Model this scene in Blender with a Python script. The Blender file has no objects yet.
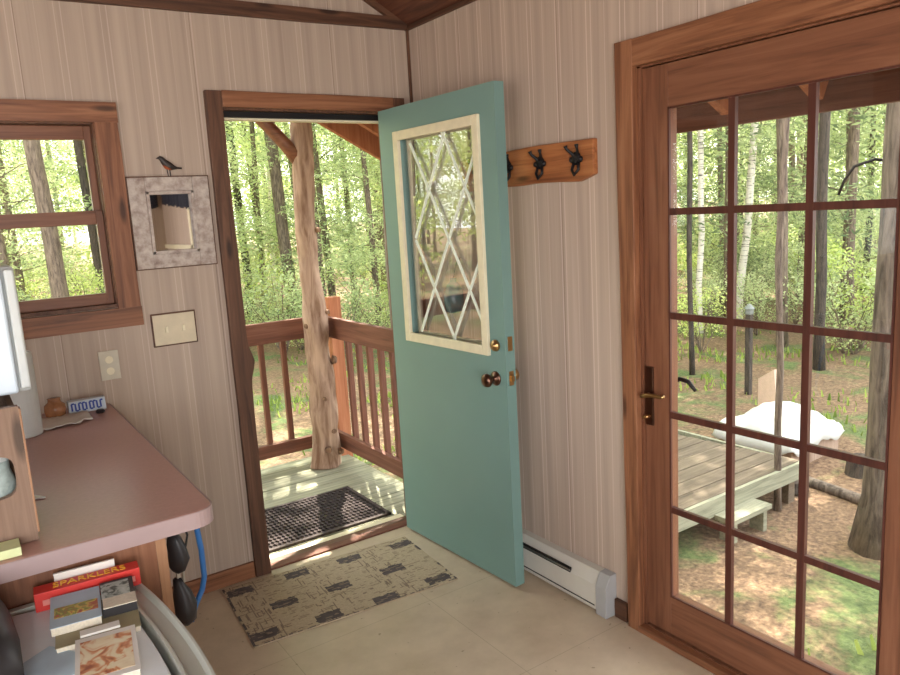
import bpy, math, random
from mathutils import Vector, Matrix, noise
C = bpy.context.scene.collection
PI = math.pi
random.seed(7)

# ------------------------------------------------------------------ materials
def lin(c):
    return tuple((v/255/12.92 if v/255 <= .04045 else ((v/255+.055)/1.055)**2.4) for v in c) + (1,)

class NT:
    def __init__(s, name):
        s.m = bpy.data.materials.new(name); s.m.use_nodes = True
        s.t = s.m.node_tree; s.b = s.t.nodes['Principled BSDF']
        s.out = s.t.nodes['Material Output']
    def n(s, typ, **kw):
        o = s.t.nodes.new(typ)
        for k, v in kw.items():
            if hasattr(o, k): setattr(o, k, v)
            else: o.inputs[k.replace('_', ' ')].default_value = v
        return o
    def l(s, a, b): s.t.links.new(a, b)
    def coord(s, scale=(1, 1, 1), loc=(0, 0, 0), kind='Object'):
        tc = s.n('ShaderNodeTexCoord'); mp = s.n('ShaderNodeMapping')
        mp.inputs['Scale'].default_value = scale; mp.inputs['Location'].default_value = loc
        s.l(tc.outputs[kind], mp.inputs['Vector']); return mp.outputs[0]
    def ramp(s, fac, stops, interp='LINEAR'):
        r = s.n('ShaderNodeValToRGB'); e = r.color_ramp; e.interpolation = interp
        while len(e.elements) < len(stops): e.elements.new(.5)
        for el, (p, c) in zip(e.elements, stops): el.position = p; el.color = c
        s.l(fac, r.inputs['Fac']); return r.outputs[0]
    def noise(s, vec, scale=5, detail=4, rough=.55, dist=0):
        o = s.n('ShaderNodeTexNoise'); o.inputs['Scale'].default_value = scale
        o.inputs['Detail'].default_value = detail; o.inputs['Roughness'].default_value = rough
        o.inputs['Distortion'].default_value = dist
        s.l(vec, o.inputs['Vector']); return o.outputs['Fac']
    def mix(s, fac, a, b, mode='MIX'):
        o = s.n('ShaderNodeMix', data_type='RGBA', blend_type=mode)
        for i, v in ((0, fac), (6, a), (7, b)):
            if hasattr(v, 'is_linked') or hasattr(v, 'links'): s.l(v, o.inputs[i])
            else: o.inputs[i].default_value = v
        return o.outputs[2]
    def math(s, op, a, b=0.0):
        o = s.n('ShaderNodeMath', operation=op)
        for i, v in enumerate((a, b)):
            if hasattr(v, 'links'): s.l(v, o.inputs[i])
            else: o.inputs[i].default_value = v
        return o.outputs[0]
    def bump(s, h, strength=.2, dist=.002):
        o = s.n('ShaderNodeBump'); o.inputs['Strength'].default_value = strength
        o.inputs['Distance'].default_value = dist
        s.l(h, o.inputs['Height']); s.l(o.outputs[0], s.b.inputs['Normal'])

def plain(name, c, rough=.5, metal=0, var=.06, nscale=25, spec=.5):
    M = NT(name); c = lin(c)
    f = M.noise(M.coord(), nscale, 3)
    M.l(M.ramp(f, [(.3, tuple(x*(1-var) for x in c[:3])+(1,)), (.7, tuple(min(1, x*(1+var)) for x in c[:3])+(1,))]), M.b.inputs['Base Color'])
    M.b.inputs['Roughness'].default_value = rough; M.b.inputs['Metallic'].default_value = metal
    M.b.inputs['Specular IOR Level'].default_value = spec
    return M.m

def wood(name, dark, mid, light, axis='z', rough=.5, scale=1.0, knots=True, spec=.4):
    M = NT(name)
    sc = {'x': (1.2, 22, 22), 'y': (22, 1.2, 22), 'z': (22, 22, 1.2)}[axis]
    sc = tuple(v*scale for v in sc)
    f = M.noise(M.coord(sc), 1.6, 6, .6, .9)
    col = M.ramp(f, [(.28, lin(dark)), (.5, lin(mid)), (.72, lin(light))])
    big = M.noise(M.coord(tuple(v*.16 for v in sc)), 2.0, 3)
    col = M.mix(M.math('MULTIPLY', big, .55), col, lin(dark))
    if knots:
        v = M.n('ShaderNodeTexVoronoi', feature='F1'); v.inputs['Scale'].default_value = 1
        ks = {'x': (2.2, 9, 9), 'y': (9, 2.2, 9), 'z': (9, 9, 2.2)}[axis]
        M.l(M.coord(ks), v.inputs['Vector'])
        k = M.ramp(v.outputs['Distance'], [(.07, (1, 1, 1, 1)), (.14, (0, 0, 0, 1))])
        col = M.mix(M.math('MULTIPLY', k, .75), col, tuple(x*.25 for x in lin(dark)[:3])+(1,))
    M.l(col, M.b.inputs['Base Color'])
    M.b.inputs['Roughness'].default_value = rough
    M.b.inputs['Specular IOR Level'].default_value = spec
    M.bump(f, .3, .0015)
    return M.m

def panelling(name, comp):
    """pink printed wall panelling: vertical stripes that run with height; comp = axis along the wall"""
    M = NT(name)
    tc = M.n('ShaderNodeTexCoord'); sp = M.n('ShaderNodeSeparateXYZ'); M.l(tc.outputs['Object'], sp.inputs[0])
    t = sp.outputs[comp]; cb = M.n('ShaderNodeCombineXYZ'); M.l(t, cb.inputs[0])
    zz = M.math('MULTIPLY', sp.outputs['Z'], .02); M.l(zz, cb.inputs[1])
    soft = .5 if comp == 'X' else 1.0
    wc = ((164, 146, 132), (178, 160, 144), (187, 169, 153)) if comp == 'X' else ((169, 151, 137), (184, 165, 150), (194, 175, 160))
    f1 = M.noise(cb.outputs[0], 26, 3, .6)
    f2 = M.noise(cb.outputs[0], 160, 2, .6)
    base = M.ramp(f1, [(.3, lin(wc[0])), (.5, lin(wc[1])), (.7, lin(wc[2]))])
    base = M.mix(M.math('MULTIPLY', f2, .25), base, lin((160, 140, 126)))
    # pale double rules at a regular pitch
    def rule(pitch, off, w):
        a = M.math('ADD', t, off + 40*pitch); a = M.math('DIVIDE', a, pitch); a = M.math('FRACT', a)
        a = M.math('SUBTRACT', a, .5); a = M.math('ABSOLUTE', a); return M.math('LESS_THAN', a, w/pitch)
    r1 = rule(.155, .0, .0022); r2 = rule(.155, .022, .0016); r3 = rule(.155, .085, .0014)
    s = M.math('MAXIMUM', M.math('MAXIMUM', r1, r2), M.math('MULTIPLY', r3, .6))
    base = M.mix(M.math('MULTIPLY', s, .55*soft), base, lin((224, 206, 192)))
    g = rule(.4065*1.5, .1, .0014)
    base = M.mix(M.math('MULTIPLY', g, .6), base, lin((110, 88, 78)))
    M.l(base, M.b.inputs['Base Color']); M.b.inputs['Roughness'].default_value = .62
    M.b.inputs['Specular IOR Level'].default_value = .25
    M.bump(f1, .25, .0015)
    return M.m

def glass_mat(name, haze=0.0, ior=1.5, tint=(1, 1, 1, 1), gain=1.6):
    M = NT(name); t = M.t
    tr = M.n('ShaderNodeBsdfTransparent'); tr.inputs[0].default_value = tint
    gl = M.n('ShaderNodeBsdfGlossy'); gl.inputs['Roughness'].default_value = .0
    fr = M.n('ShaderNodeLayerWeight'); fr.inputs['Blend'].default_value = .5
    f0 = ((ior-1)/(ior+1))**2
    f = M.math('ADD', f0, M.math('MULTIPLY', M.math('POWER', fr.outputs['Facing'], 5.0), 1-f0))
    f = M.math('MINIMUM', M.math('MULTIPLY', f, gain), .95)
    mx = M.n('ShaderNodeMixShader'); M.l(f, mx.inputs[0]); M.l(tr.outputs[0], mx.inputs[1]); M.l(gl.outputs[0], mx.inputs[2])
    last = mx.outputs[0]
    if haze:
        d = M.n('ShaderNodeBsdfDiffuse'); d.inputs[0].default_value = (.8, .8, .8, 1)
        m2 = M.n('ShaderNodeMixShader'); m2.inputs[0].default_value = haze
        M.l(last, m2.inputs[1]); M.l(d.outputs[0], m2.inputs[2]); last = m2.outputs[0]
    M.l(last, M.out.inputs['Surface']); return M.m

def leaf_mat(name, a, b, c):
    M = NT(name)
    oi = M.n('ShaderNodeObjectInfo'); g = M.n('ShaderNodeNewGeometry')
    f = M.noise(M.coord(), 1.3, 3)
    f = M.math('ADD', M.math('MULTIPLY', f, .6), M.math('MULTIPLY', g.outputs['Random Per Island'], .45))
    f = M.math('ADD', f, M.math('MULTIPLY', oi.outputs['Random'], .25))
    f = M.math('SUBTRACT', f, .12)
    col = M.ramp(f, [(.25, lin(a)), (.5, lin(b)), (.8, lin(c))])
    d = M.n('ShaderNodeBsdfDiffuse'); tl = M.n('ShaderNodeBsdfTranslucent')
    M.l(col, d.inputs[0]); M.l(col, tl.inputs[0])
    mx = M.n('ShaderNodeMixShader'); mx.inputs[0].default_value = .5
    M.l(d.outputs[0], mx.inputs[1]); M.l(tl.outputs[0], mx.inputs[2]); M.l(mx.outputs[0], M.out.inputs['Surface'])
    return M.m

def bark_mat(name, dark, light, sc=1.0, birch=False):
    M = NT(name)
    if birch:
        f = M.noise(M.coord((3, 3, 30)), 2, 4); col = M.ramp(f, [(.36, lin(dark)), (.44, lin(light)), (.8, lin(light))])
    else:
        f = M.noise(M.coord((26*sc, 26*sc, 4*sc)), 1.5, 5, .6, .6); col = M.ramp(f, [(.35, lin(dark)), (.65, lin(light))])
    M.l(col, M.b.inputs['Base Color']); M.b.inputs['Roughness'].default_value = .9
    M.bump(f, .8, .01); return M.m

W = {}
W['wall_back'] = panelling('pink_panelling_back', 'X')
W['wall_right'] = panelling('pink_panelling_right', 'Y')
for ax in 'xyz':
    W['casing_'+ax] = wood('brown_casing_'+ax, (60, 39, 28), (104, 70, 51), (130, 93, 70), ax, .55)
    W['amber_'+ax] = wood('amber_casing_'+ax, (84, 50, 34), (146, 96, 66), (176, 124, 90), ax, .45)
    W['red_'+ax] = wood('reddish_door_wood_'+ax, (90, 56, 40), (130, 84, 60), (148, 102, 76), ax, .4, knots=False)
    W['ceil_'+ax] = wood('ceiling_wood_'+ax, (66, 38, 28), (108, 66, 48), (128, 82, 60), ax, .6)
    W['rail_'+ax] = wood('railing_wood_'+ax, (84, 50, 38), (120, 76, 58), (142, 96, 76), ax, .7, knots=False)
W['muntin'] = wood('muntin_wood', (60, 30, 24), (86, 46, 36), (98, 56, 44), 'z', .45, knots=False)
W['orange'] = wood('orange_post_wood', (130, 76, 46), (170, 108, 72), (190, 130, 92), 'z', .7)
W['log'] = bark_mat('peeled_log', (118, 88, 68), (188, 160, 138), .45)
W['deck'] = wood('weathered_deck', (112, 112, 92), (158, 156, 132), (184, 182, 156), 'x', .85, knots=False)
W['platform'] = wood('weathered_platform', (80, 70, 58), (118, 104, 86), (144, 128, 108), 'x', .9, knots=False)
W['teal'] = plain('teal_door_paint', (114, 146, 140), .42, var=.03, nscale=3)
W['cream'] = plain('cream_paint', (226, 216, 186), .5)
W['white_lat'] = plain('lattice_white', (232, 238, 226), .5)
W['brass'] = plain('aged_brass', (176, 142, 96), .3, 1)
W['bronze'] = plain('dark_bronze', (110, 82, 68), .3, 1)
W['steel'] = plain('grey_steel', (170, 168, 160), .35, .9)
W['black'] = plain('black_iron', (26, 24, 26), .5, .3)
W['blackp'] = plain('black_plastic', (34, 31, 33), .45)
W['heater'] = plain('heater_enamel', (206, 202, 192), .45, var=.02)
W['heater_grey'] = plain('heater_cap_grey', (168, 168, 168), .5, var=.02)
W['white_mw'] = plain('white_enamel', (196, 208, 218), .35, var=.02)
W['white_strip'] = plain('offwhite_enamel', (184, 188, 186), .4, var=.02)
W['laminate'] = plain('rose_laminate', (184, 142, 131), .32, var=.05, nscale=90, spec=.35)
W['lam_edge'] = plain('rose_laminate_edge', (160, 138, 136), .4, var=.03)
W['cabinet'] = wood('cabinet_wood', (104, 66, 46), (140, 94, 68), (156, 110, 82), 'z', .5, knots=False)
W['cab_edge'] = wood('cabinet_edge_wood', (128, 92, 64), (164, 122, 90), (182, 140, 106), 'z', .5, knots=False)
W['crate'] = wood('crate_wood', (104, 80, 64), (134, 108, 90), (150, 124, 106), 'z', .65)
W['paper'] = plain('paper', (224, 220, 212), .8, var=.03)
W['towel'] = plain('white_towel_paper', (206, 208, 204), .9, var=.03)
W['note'] = plain('pale_green_note', (206, 212, 160), .8)
W['blue'] = plain('blue_print', (52, 78, 158), .5)
W['navy'] = plain('navy_cloth', (34, 36, 50), .9)
W['bluecord'] = plain('blue_cord', (44, 100, 160), .5)
W['ceramic'] = plain('brown_glaze', (158, 108, 72), .2, var=.2, nscale=60)
W['tote'] = plain('grey_plastic', (188, 190, 180), .4, var=.02)
W['board'] = plain('white_board', (222, 228, 232), .4, var=.02)
W['red'] = plain('red_card', (208, 52, 44), .45)
W['yellow'] = plain('yellow_ink', (238, 180, 50), .5)
W['pinkc'] = plain('pink_print', (226, 138, 128), .5)
W['olive'] = plain('olive_book', (150, 140, 108), .6)
W['pages'] = plain('book_pages', (210, 200, 180), .8, var=.1, nscale=200)
W['skyb'] = plain('pale_blue_card', (176, 196, 210), .6)
W['dark'] = plain('dark_gap', (30, 26, 24), .9)
W['rubber'] = plain('black_rubber', (62, 52, 50), 1.0)
W['rubber_edge'] = plain('brown_rubber', (66, 54, 50), .8)
W['bark'] = bark_mat('grey_bark', (70, 58, 50), (138, 122, 106))
W['bark_dark'] = bark_mat('dark_bark', (40, 36, 32), (84, 74, 64))
W['birch'] = bark_mat('birch_bark', (70, 64, 58), (222, 214, 200), birch=True)
W['bigbark'] = bark_mat('big_trunk_bark', (70, 60, 52), (128, 114, 100), .7)
W['leaf'] = leaf_mat('leaves_green', (116, 134, 88), (186, 200, 138), (228, 234, 176))
W['needle'] = leaf_mat('needles_green', (112, 130, 98), (176, 192, 142), (220, 228, 178))
W['lime'] = leaf_mat('leaves_lime', (146, 170, 92), (196, 214, 124), (230, 238, 164))
W['grass'] = leaf_mat('grass_blades', (84, 104, 50), (136, 156, 80), (176, 190, 104))
W['glass'] = glass_mat('window_glass', .0, 1.5)
W['door_glass'] = glass_mat('door_pane_glass', .0, 1.5, gain=3.4)
W['slider_glass'] = glass_mat('french_door_glass', 0, 1.5, gain=1.1)
M = NT('mirror_silver'); M.b.inputs['Metallic'].default_value = 1; M.b.inputs['Roughness'].default_value = .02
M.b.inputs['Base Color'].default_value = (.8, .8, .8, 1); W['mirror'] = M.m
M = NT('distressed_paint')
f = M.noise(M.coord((1, 1, 1)), 30, 6, .65)
M.l(M.ramp(f, [(.3, lin((140, 122, 112))), (.5, lin((178, 164, 154))), (.7, lin((200, 190, 180)))]), M.b.inputs['Base Color'])
M.b.inputs['Roughness'].default_value = .8; M.bump(f, .5, .002); W['distress'] = M.m
# floor: pale vinyl with faint seams and dark scuffs
M = NT('pale_vinyl')
f = M.noise(M.coord(), 7, 5, .6)
c = M.ramp(f, [(.3, lin((190, 171, 146))), (.7, lin((208, 190, 165)))])
tc = M.n('ShaderNodeTexCoord'); sp = M.n('ShaderNodeSeparateXYZ'); M.l(tc.outputs['Object'], sp.inputs[0])
def seam(o, pitch, off):
    a = M.math('FRACT', M.math('DIVIDE', M.math('ADD', o, off+20*pitch), pitch)); a = M.math('ABSOLUTE', M.math('SUBTRACT', a, .5))
    return M.math('LESS_THAN', a, .0016/pitch)
s = M.math('MAXIMUM', seam(sp.outputs['X'], .61, .195), seam(sp.outputs['Y'], .61, .39))
c = M.mix(M.math('MULTIPLY', s, .35), c, lin((130, 116, 92)))
sc_ = M.noise(M.coord((1, 1, 1), (3, 1, 0)), 34, 2, .5)
c = M.mix(M.ramp(sc_, [(.71, (0, 0, 0, 1)), (.76, (.6, .6, .6, 1))]), c, lin((120, 102, 80)))
M.l(c, M.b.inputs['Base Color']); M.b.inputs['Roughness'].default_value = .38; M.b.inputs['Specular IOR Level'].default_value = .4
W['vinyl'] = M.m
# forest floor
M = NT('forest_floor')
f = M.noise(M.coord(), 1.1, 6, .65, .6); g = M.noise(M.coord(), 26, 4, .7)
lit = M.ramp(g, [(.3, lin((74, 57, 42))), (.5, lin((118, 93, 70))), (.72, lin((164, 136, 104)))])
grn = M.ramp(g, [(.3, lin((58, 74, 38))), (.7, lin((110, 124, 70)))])
M.l(M.mix(M.ramp(f, [(.5, (0, 0, 0, 1)), (.6, (1, 1, 1, 1))]), lit, grn), M.b.inputs['Base Color'])
M.b.inputs['Roughness'].default_value = .95; M.bump(g, .8, .02); W['ground'] = M.m
# pictures printed on cards (abstract blobs of colour)
def print_mat(name, stops, scale=60, loc=(0, 0, 0)):
    M = NT(name); f = M.noise(M.coord((1, 1, 1), loc), scale, 2, .5, 1.2)
    M.l(M.ramp(f, stops), M.b.inputs['Base Color']); M.b.inputs['Roughness'].default_value = .4; return M.m
W['flowers'] = print_mat('printed_flowers', [(.3, lin((196, 60, 56))), (.42, lin((120, 140, 60))), (.52, lin((214, 190, 90))), (.62, lin((170, 84, 60)))], 38)
W['figures'] = print_mat('printed_figures', [(.32, lin((150, 72, 40))), (.44, lin((206, 132, 84))), (.52, lin((226, 206, 172))), (.7, lin((232, 218, 190)))], 26)
W['sketch'] = print_mat('printed_sketch', [(.36, lin((60, 72, 64))), (.46, lin((160, 172, 164))), (.7, lin((186, 194, 190)))], 45)

# ------------------------------------------------------------------ mesh helpers
class MB:
    def __init__(s): s.v = []; s.f = []; s.mi = []
    def add(s, vs, fs, mi=0):
        o = len(s.v); s.v += [Vector(p) for p in vs]; s.f += [tuple(i+o for i in f) for f in fs]; s.mi += [mi]*len(fs); return s
    def box(s, a, b, mi=0):
        x0, x1 = sorted((a[0], b[0])); y0, y1 = sorted((a[1], b[1])); z0, z1 = sorted((a[2], b[2]))
        return s.add([(x0,y0,z0),(x1,y0,z0),(x1,y1,z0),(x0,y1,z0),(x0,y0,z1),(x1,y0,z1),(x1,y1,z1),(x0,y1,z1)],
              [(0,3,2,1),(4,5,6,7),(0,1,5,4),(1,2,6,5),(2,3,7,6),(3,0,4,7)], mi)
    def bar(s, p, q, w, h, up=(0, 0, 1), mi=0):
        p, q = Vector(p), Vector(q); d = (q-p).normalized(); up = Vector(up)
        sd = d.cross(up).normalized(); u = sd.cross(d).normalized(); vs = []
        for c in (p, q):
            for a, b in ((-1,-1),(1,-1),(1,1),(-1,1)): vs.append(c + sd*a*w/2 + u*b*h/2)
        return s.add(vs, [(3,2,1,0),(4,5,6,7),(0,1,5,4),(1,2,6,5),(2,3,7,6),(3,0,4,7)], mi)
    def tube(s, pts, rad, n=12, mi=0, cap=True, wob=0, seed=0):
        pts = [Vector(p) for p in pts]; rad = rad if isinstance(rad, (list, tuple)) else [rad]*len(pts)
        vs = []; fs = []; prev = None
        for i, p in enumerate(pts):
            d = (pts[min(i+1, len(pts)-1)] - pts[max(i-1, 0)]).normalized()
            if prev is None:
                a = Vector((1, 0, 0)) if abs(d.x) < .9 else Vector((0, 1, 0)); prev = (a - d*a.dot(d)).normalized()
            else:
                prev = (prev - d*prev.dot(d)); prev = prev.normalized() if prev.length > 1e-6 else d.orthogonal().normalized()
            b = d.cross(prev)
            for k in range(n):
                t = 2*PI*k/n; r = rad[i]
                if wob: r *= 1 + wob*noise.noise(Vector((math.cos(t)*1.3+seed, math.sin(t)*1.3, p.z*5 + p.x*3)))
                vs.append(p + (prev*math.cos(t) + b*math.sin(t))*r)
        for i in range(len(pts)-1):
            for k in range(n):
                k2 = (k+1) % n; fs.append((i*n+k, i*n+k2, (i+1)*n+k2, (i+1)*n+k))
        if cap: fs += [tuple(reversed(range(n))), tuple((len(pts)-1)*n+k for k in range(n))]
        return s.add(vs, fs, mi)
    def lathe(s, c, prof, n=20, ax=(0, 0, 1), mi=0):
        ax = Vector(ax).normalized(); a = ax.orthogonal().normalized(); b = ax.cross(a); c = Vector(c); vs = []; fs = []
        for r, h in prof:
            for k in range(n): t = 2*PI*k/n; vs.append(c + ax*h + (a*math.cos(t)+b*math.sin(t))*max(r, 1e-4))
        for i in range(len(prof)-1):
            for k in range(n): k2 = (k+1) % n; fs.append((i*n+k, i*n+k2, (i+1)*n+k2, (i+1)*n+k))
        fs += [tuple(reversed(range(n))), tuple((len(prof)-1)*n+k for k in range(n))]
        return s.add(vs, fs, mi)
    def prism(s, poly, d, mi=0):
        n = len(poly); d = Vector(d); vs = [Vector(p) for p in poly] + [Vector(p)+d for p in poly]
        return s.add(vs, [tuple(reversed(range(n))), tuple(range(n, 2*n))] + [(k, (k+1) % n, n+(k+1) % n, n+k) for k in range(n)], mi)
    def build(s, name, mat, parent=None, bevel=0, smooth=False, seg=2):
        me = bpy.data.meshes.new(name); off = Vector(parent_world(parent)) if parent else Vector((0, 0, 0))
        me.from_pydata([tuple(v-off) for v in s.v], [], s.f)
        for m in (mat if isinstance(mat, list) else [mat]): me.materials.append(m)
        if any(s.mi): me.polygons.foreach_set('material_index', s.mi)
        import bmesh
        bm = bmesh.new(); bm.from_mesh(me); bmesh.ops.recalc_face_normals(bm, faces=bm.faces); bm.to_mesh(me); bm.free()
        if smooth: me.polygons.foreach_set('use_smooth', [True]*len(me.polygons))
        me.update()
        o = bpy.data.objects.new(name, me); C.objects.link(o)
        if parent: o.parent = parent
        if bevel:
            md = o.modifiers.new('bevel', 'BEVEL'); md.width = bevel; md.segments = seg; md.limit_method = 'ANGLE'; md.angle_limit = .7
        if smooth == 2: md = o.modifiers.new('sub', 'SUBSURF'); md.levels = md.render_levels = 1
        return o

def parent_world(o):
    v = Vector((0, 0, 0))
    while o: v += o.location; o = o.parent
    return v
def tag(o, label=None, cat=None, group=None, kind=None):
    if label: o['label'] = label
    if cat: o['category'] = cat
    if group: o['group'] = group
    if kind: o['kind'] = kind
    return o
def thing(name, label, cat, loc=(0, 0, 0), group=None, rz=0):
    o = bpy.data.objects.new(name, None); C.objects.link(o); o.location = loc; o.empty_display_size = .1
    return tag(o, label, cat, group)
def struct(name, mb, mat, **k): return tag(mb.build(name, mat, **k), kind='structure')
def copy_tree(o, parent=None):
    c = o.copy(); C.objects.link(c)
    if parent: c.parent = parent
    for ch in list(o.children): copy_tree(ch, c)
    return c
def wavy(mb, a0, a1, fn_lo, fn_hi, place, th, n=40, mi=0):
    """board with natural edges: runs a0..a1, edges fn_lo(t), fn_hi(t); place(a, b, depth) -> xyz"""
    vs = []; fs = []
    for i in range(n+1):
        a = a0+(a1-a0)*i/n; lo, hi = fn_lo(a), fn_hi(a)
        vs += [place(a, lo, 0), place(a, hi, 0), place(a, hi, th), place(a, lo, th)]
    for i in range(n):
        o = i*4
        for k in range(4): k2 = (k+1) % 4; fs.append((o+k, o+4+k, o+4+k2, o+k2))
    fs += [(0, 1, 2, 3), (n*4+3, n*4+2, n*4+1, n*4)]
    return mb.add(vs, fs, mi)
def nz(t, seed, f=3.0): return noise.noise(Vector((t*f, seed*7.3, .5)))

# ------------------------------------------------------------------ camera
cam = bpy.data.objects.new('camera', bpy.data.cameras.new('camera')); C.objects.link(cam)
r_ = Vector((0.8227246, -0.56561199, -0.05663308)); u_ = Vector((0.14237878, 0.10859171, 0.98383745)); F_ = Vector((0.55032037, 0.81749062, -0.16987222))
mt = Matrix.Identity(4)
for i, c in enumerate((r_, u_, -F_)):
    for j in range(3): mt[j][i] = c[j]
mt.translation = Vector((-1.9485, -3.1036, 1.5745)); cam.matrix_world = mt
cam.data.sensor_width = 36; cam.data.lens = 737.554/900*36; cam.data.clip_start = .02; cam.data.clip_end = 300
bpy.context.scene.camera = cam

# ------------------------------------------------------------------ room shell
XL, YR = -4.3, -5.0          # left wall, rear wall
SL = .54; RX = -2.15; ZE = 2.43
def zc(x): return ZE - SL*x if x > RX else ZE - SL*RX + SL*(x-RX)
struct('floor', MB().box((XL, YR, -.12), (0, 0.0, 0)), W['vinyl'])

WX0, WX1, WZ0, WZ1 = -2.18, -1.405, 1.275, 1.98      # back window opening
DX0, DX1, DZ1 = -.935, -.115, 2.045                  # entry doorway opening
b = MB(); T = .12
b.box((XL, 0, 0), (WX0, T, ZE)); b.box((WX0, 0, 0), (WX1, T, WZ0)); b.box((WX0, 0, WZ1), (WX1, T, ZE))
b.box((WX1, 0, 0), (DX0, T, ZE)); b.box((DX0, 0, DZ1), (DX1, T, ZE)); b.box((DX1, 0, 0), (0.12, T, ZE))
b.prism([(0, 0, ZE), (RX, 0, zc(RX)), (XL, 0, ZE)], (0, T, 0))
struct('wall_back', b, W['wall_back'])
GY0, GY1, GZ1 = -1.388, -2.335, 2.005                # french door opening
b = MB()
b.box((0, 0, -.12), (T, GY0, ZE)); b.box((0, GY0, GZ1), (T, GY1, ZE)); b.box((0, GY1, -.12), (T, YR, ZE)); b.box((0, GY0, -.12), (T, GY1, 0))
struct('wall_right', b, W['wall_right'])
b = MB(); b.box((XL-.12, YR, 0), (XL, -4.3, ZE)); b.box((XL-.12, -1.9, 0), (XL, .12, ZE)); b.box((XL-.12, -4.3, 0), (XL, -1.9, .4)); b.box((XL-.12, -4.3, 2.1), (XL, -1.9, ZE))
struct('wall_left', b, W['wall_right'])
b = MB(); b.box((XL-.12, YR-.12, 0), (-3.9, YR, ZE)); b.box((-1.6, YR-.12, 0), (.12, YR, ZE)); b.box((-3.9, YR-.12, 0), (-1.6, YR, .25)); b.box((-3.9, YR-.12, 2.15), (-1.6, YR, ZE))
b.prism([(0, YR, ZE), (RX, YR, zc(RX)), (XL, YR, ZE)], (0, -.12, 0))
struct('wall_rear', b, W['wall_back'])
# ceiling / roof slab: one pitched surface that runs on over the porch and the eave
EX, EY = .78, 1.38
b = MB()
b.prism([(EX, EY, ZE-SL*EX), (RX, EY, zc(RX)), (RX, EY, zc(RX)+.16), (EX, EY, ZE-SL*EX+.16)], (0, YR-.3-EY, 0))
b.prism([(RX, EY, zc(RX)), (XL-.6, EY, zc(XL-.6)), (XL-.6, EY, zc(XL-.6)+.16), (RX, EY, zc(RX)+.16)], (0, YR-.3-EY, 0))
struct('ceiling', b, W['ceil_y'])
struct('trim_1', wavy(MB(), -3.0, -.0, lambda a: 2.414+.012*a+.003*nz(a, 1), lambda a: 2.468+.010*a+.003*nz(a, 2), lambda a, c, d: (a, -d, c), .022), W['casing_x'])
b = MB(); b.bar((-.02, -.012, ZE+.002), (RX, -.012, zc(RX)-.016), .022, .032); struct('trim_2', b, W['casing_x'])
b = MB().box((-.012, -.012, 0.0), (-.001, -.001, 2.43)); struct('trim_3', b, W['casing_z'])
b = MB().bar((-.008, -.0, ZE-.008), (-.008, YR, ZE-.008), .018, .018); struct('trim_4', b, W['casing_y'])
struct('baseboard_back', MB().box((-1.62, -.016, 0), (-.995, -.001, .075)), W['amber_x'], bevel=.003)
struct('baseboard_right', MB().box((-.018, -1.258, 0), (-.001, -1.318, .075)), W['casing_y'], bevel=.003)

# doorway casing: dark rough boards
def jitter(seed, amp=.004, f=4): return lambda z: amp*nz(z, seed, f)
b = MB(); j1, j2 = jitter(3, .003), jitter(4, .007, 5)
knot = lambda z: .022*math.exp(-((z-.98)/.05)**2)
wavy(b, 0, 2.105, lambda z: -.992+j1(z), lambda z: -.924+j2(z)+knot(z), lambda a, c, d: (c, -d-.0005, a), .024, 60)
struct('trim_5', b, W['casing_z'], bevel=.003)
b = MB(); wavy(b, -.922, -.115, lambda a: 2.042, lambda a: 2.107+.003*nz(a, 8), lambda a, c, d: (a, -d-.0005, c), .022, 30)
struct('trim_6', b, W['amber_x'], bevel=.003)
struct('trim_7', MB().box((-.114, -.024, 0), (-.056, -.0005, 2.105)), W['casing_z'], bevel=.003)
b = MB(); b.box((DX0, 0, 0), (DX0+.018, T, DZ1)); b.box((DX1-.012, .045, 0), (DX1, T, DZ1)); b.box((DX0, 0, DZ1-.012), (DX1, T, DZ1))
struct('trim_8', b, W['casing_z'])
b = MB(); b.box((DX0+.02, .03, 2.008), (DX1-.02, .05, 2.032)); struct('trim_9', b, W['black'])
b = MB(); b.box((DX0+.02, .05, 2.0), (DX1-.02, .09, 2.02)); struct('trim_10', b, W['cream'])
b = MB(); b.box((DX0+.02, .0, -.02), (DX1, .055, .008), 0); b.box((DX0+.02, .055, -.05), (DX1, .115, .0), 1); b.box((DX0+.02, .115, -.1), (DX1, .2, -.02), 2)
struct('trim_11', b, [W['rail_x'], W['casing_x'], W['cream']], bevel=.003)

# ------------------------------------------------------------------ back window
w = tag(bpy.data.objects.new('window_1', None), kind='structure'); C.objects.link(w); w.location = (-1.8, 0, WZ0)
b = MB()
wavy(b, 1.2, 2.045, lambda z: -1.414+.003*nz(z, 5), lambda z: -1.333+.004*nz(z, 6), lambda a, c, d: (c, -d-.0005, a), .022, 40)
wavy(b, -2.27, -1.33, lambda a: 1.972, lambda a: 2.046+.003*nz(a, 7), lambda a, c, d: (a, -d-.0005, c), .024, 30, 1)
wavy(b, -2.27, -1.33, lambda a: 1.196+.004*nz(a, 9), lambda a: 1.272, lambda a, c, d: (a, -d-.0005, c), .024, 30, 1)
b.box((-2.27, -.0225, 1.27), (-2.18, -.0005, 1.975))
b.build('casing', [W['amber_z'], W['amber_x']], w)
b = MB(); b.box((WX0, .0, WZ0), (WX0+.012, T, WZ1)); b.box((WX1-.012, 0, WZ0), (WX1, T, WZ1)); b.box((WX0, 0, WZ1-.012), (WX1, T, WZ1)); b.box((WX0, -.012, WZ0), (WX1, T, WZ0+.014)); b.build('jamb', W['casing_z'], w)
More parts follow.
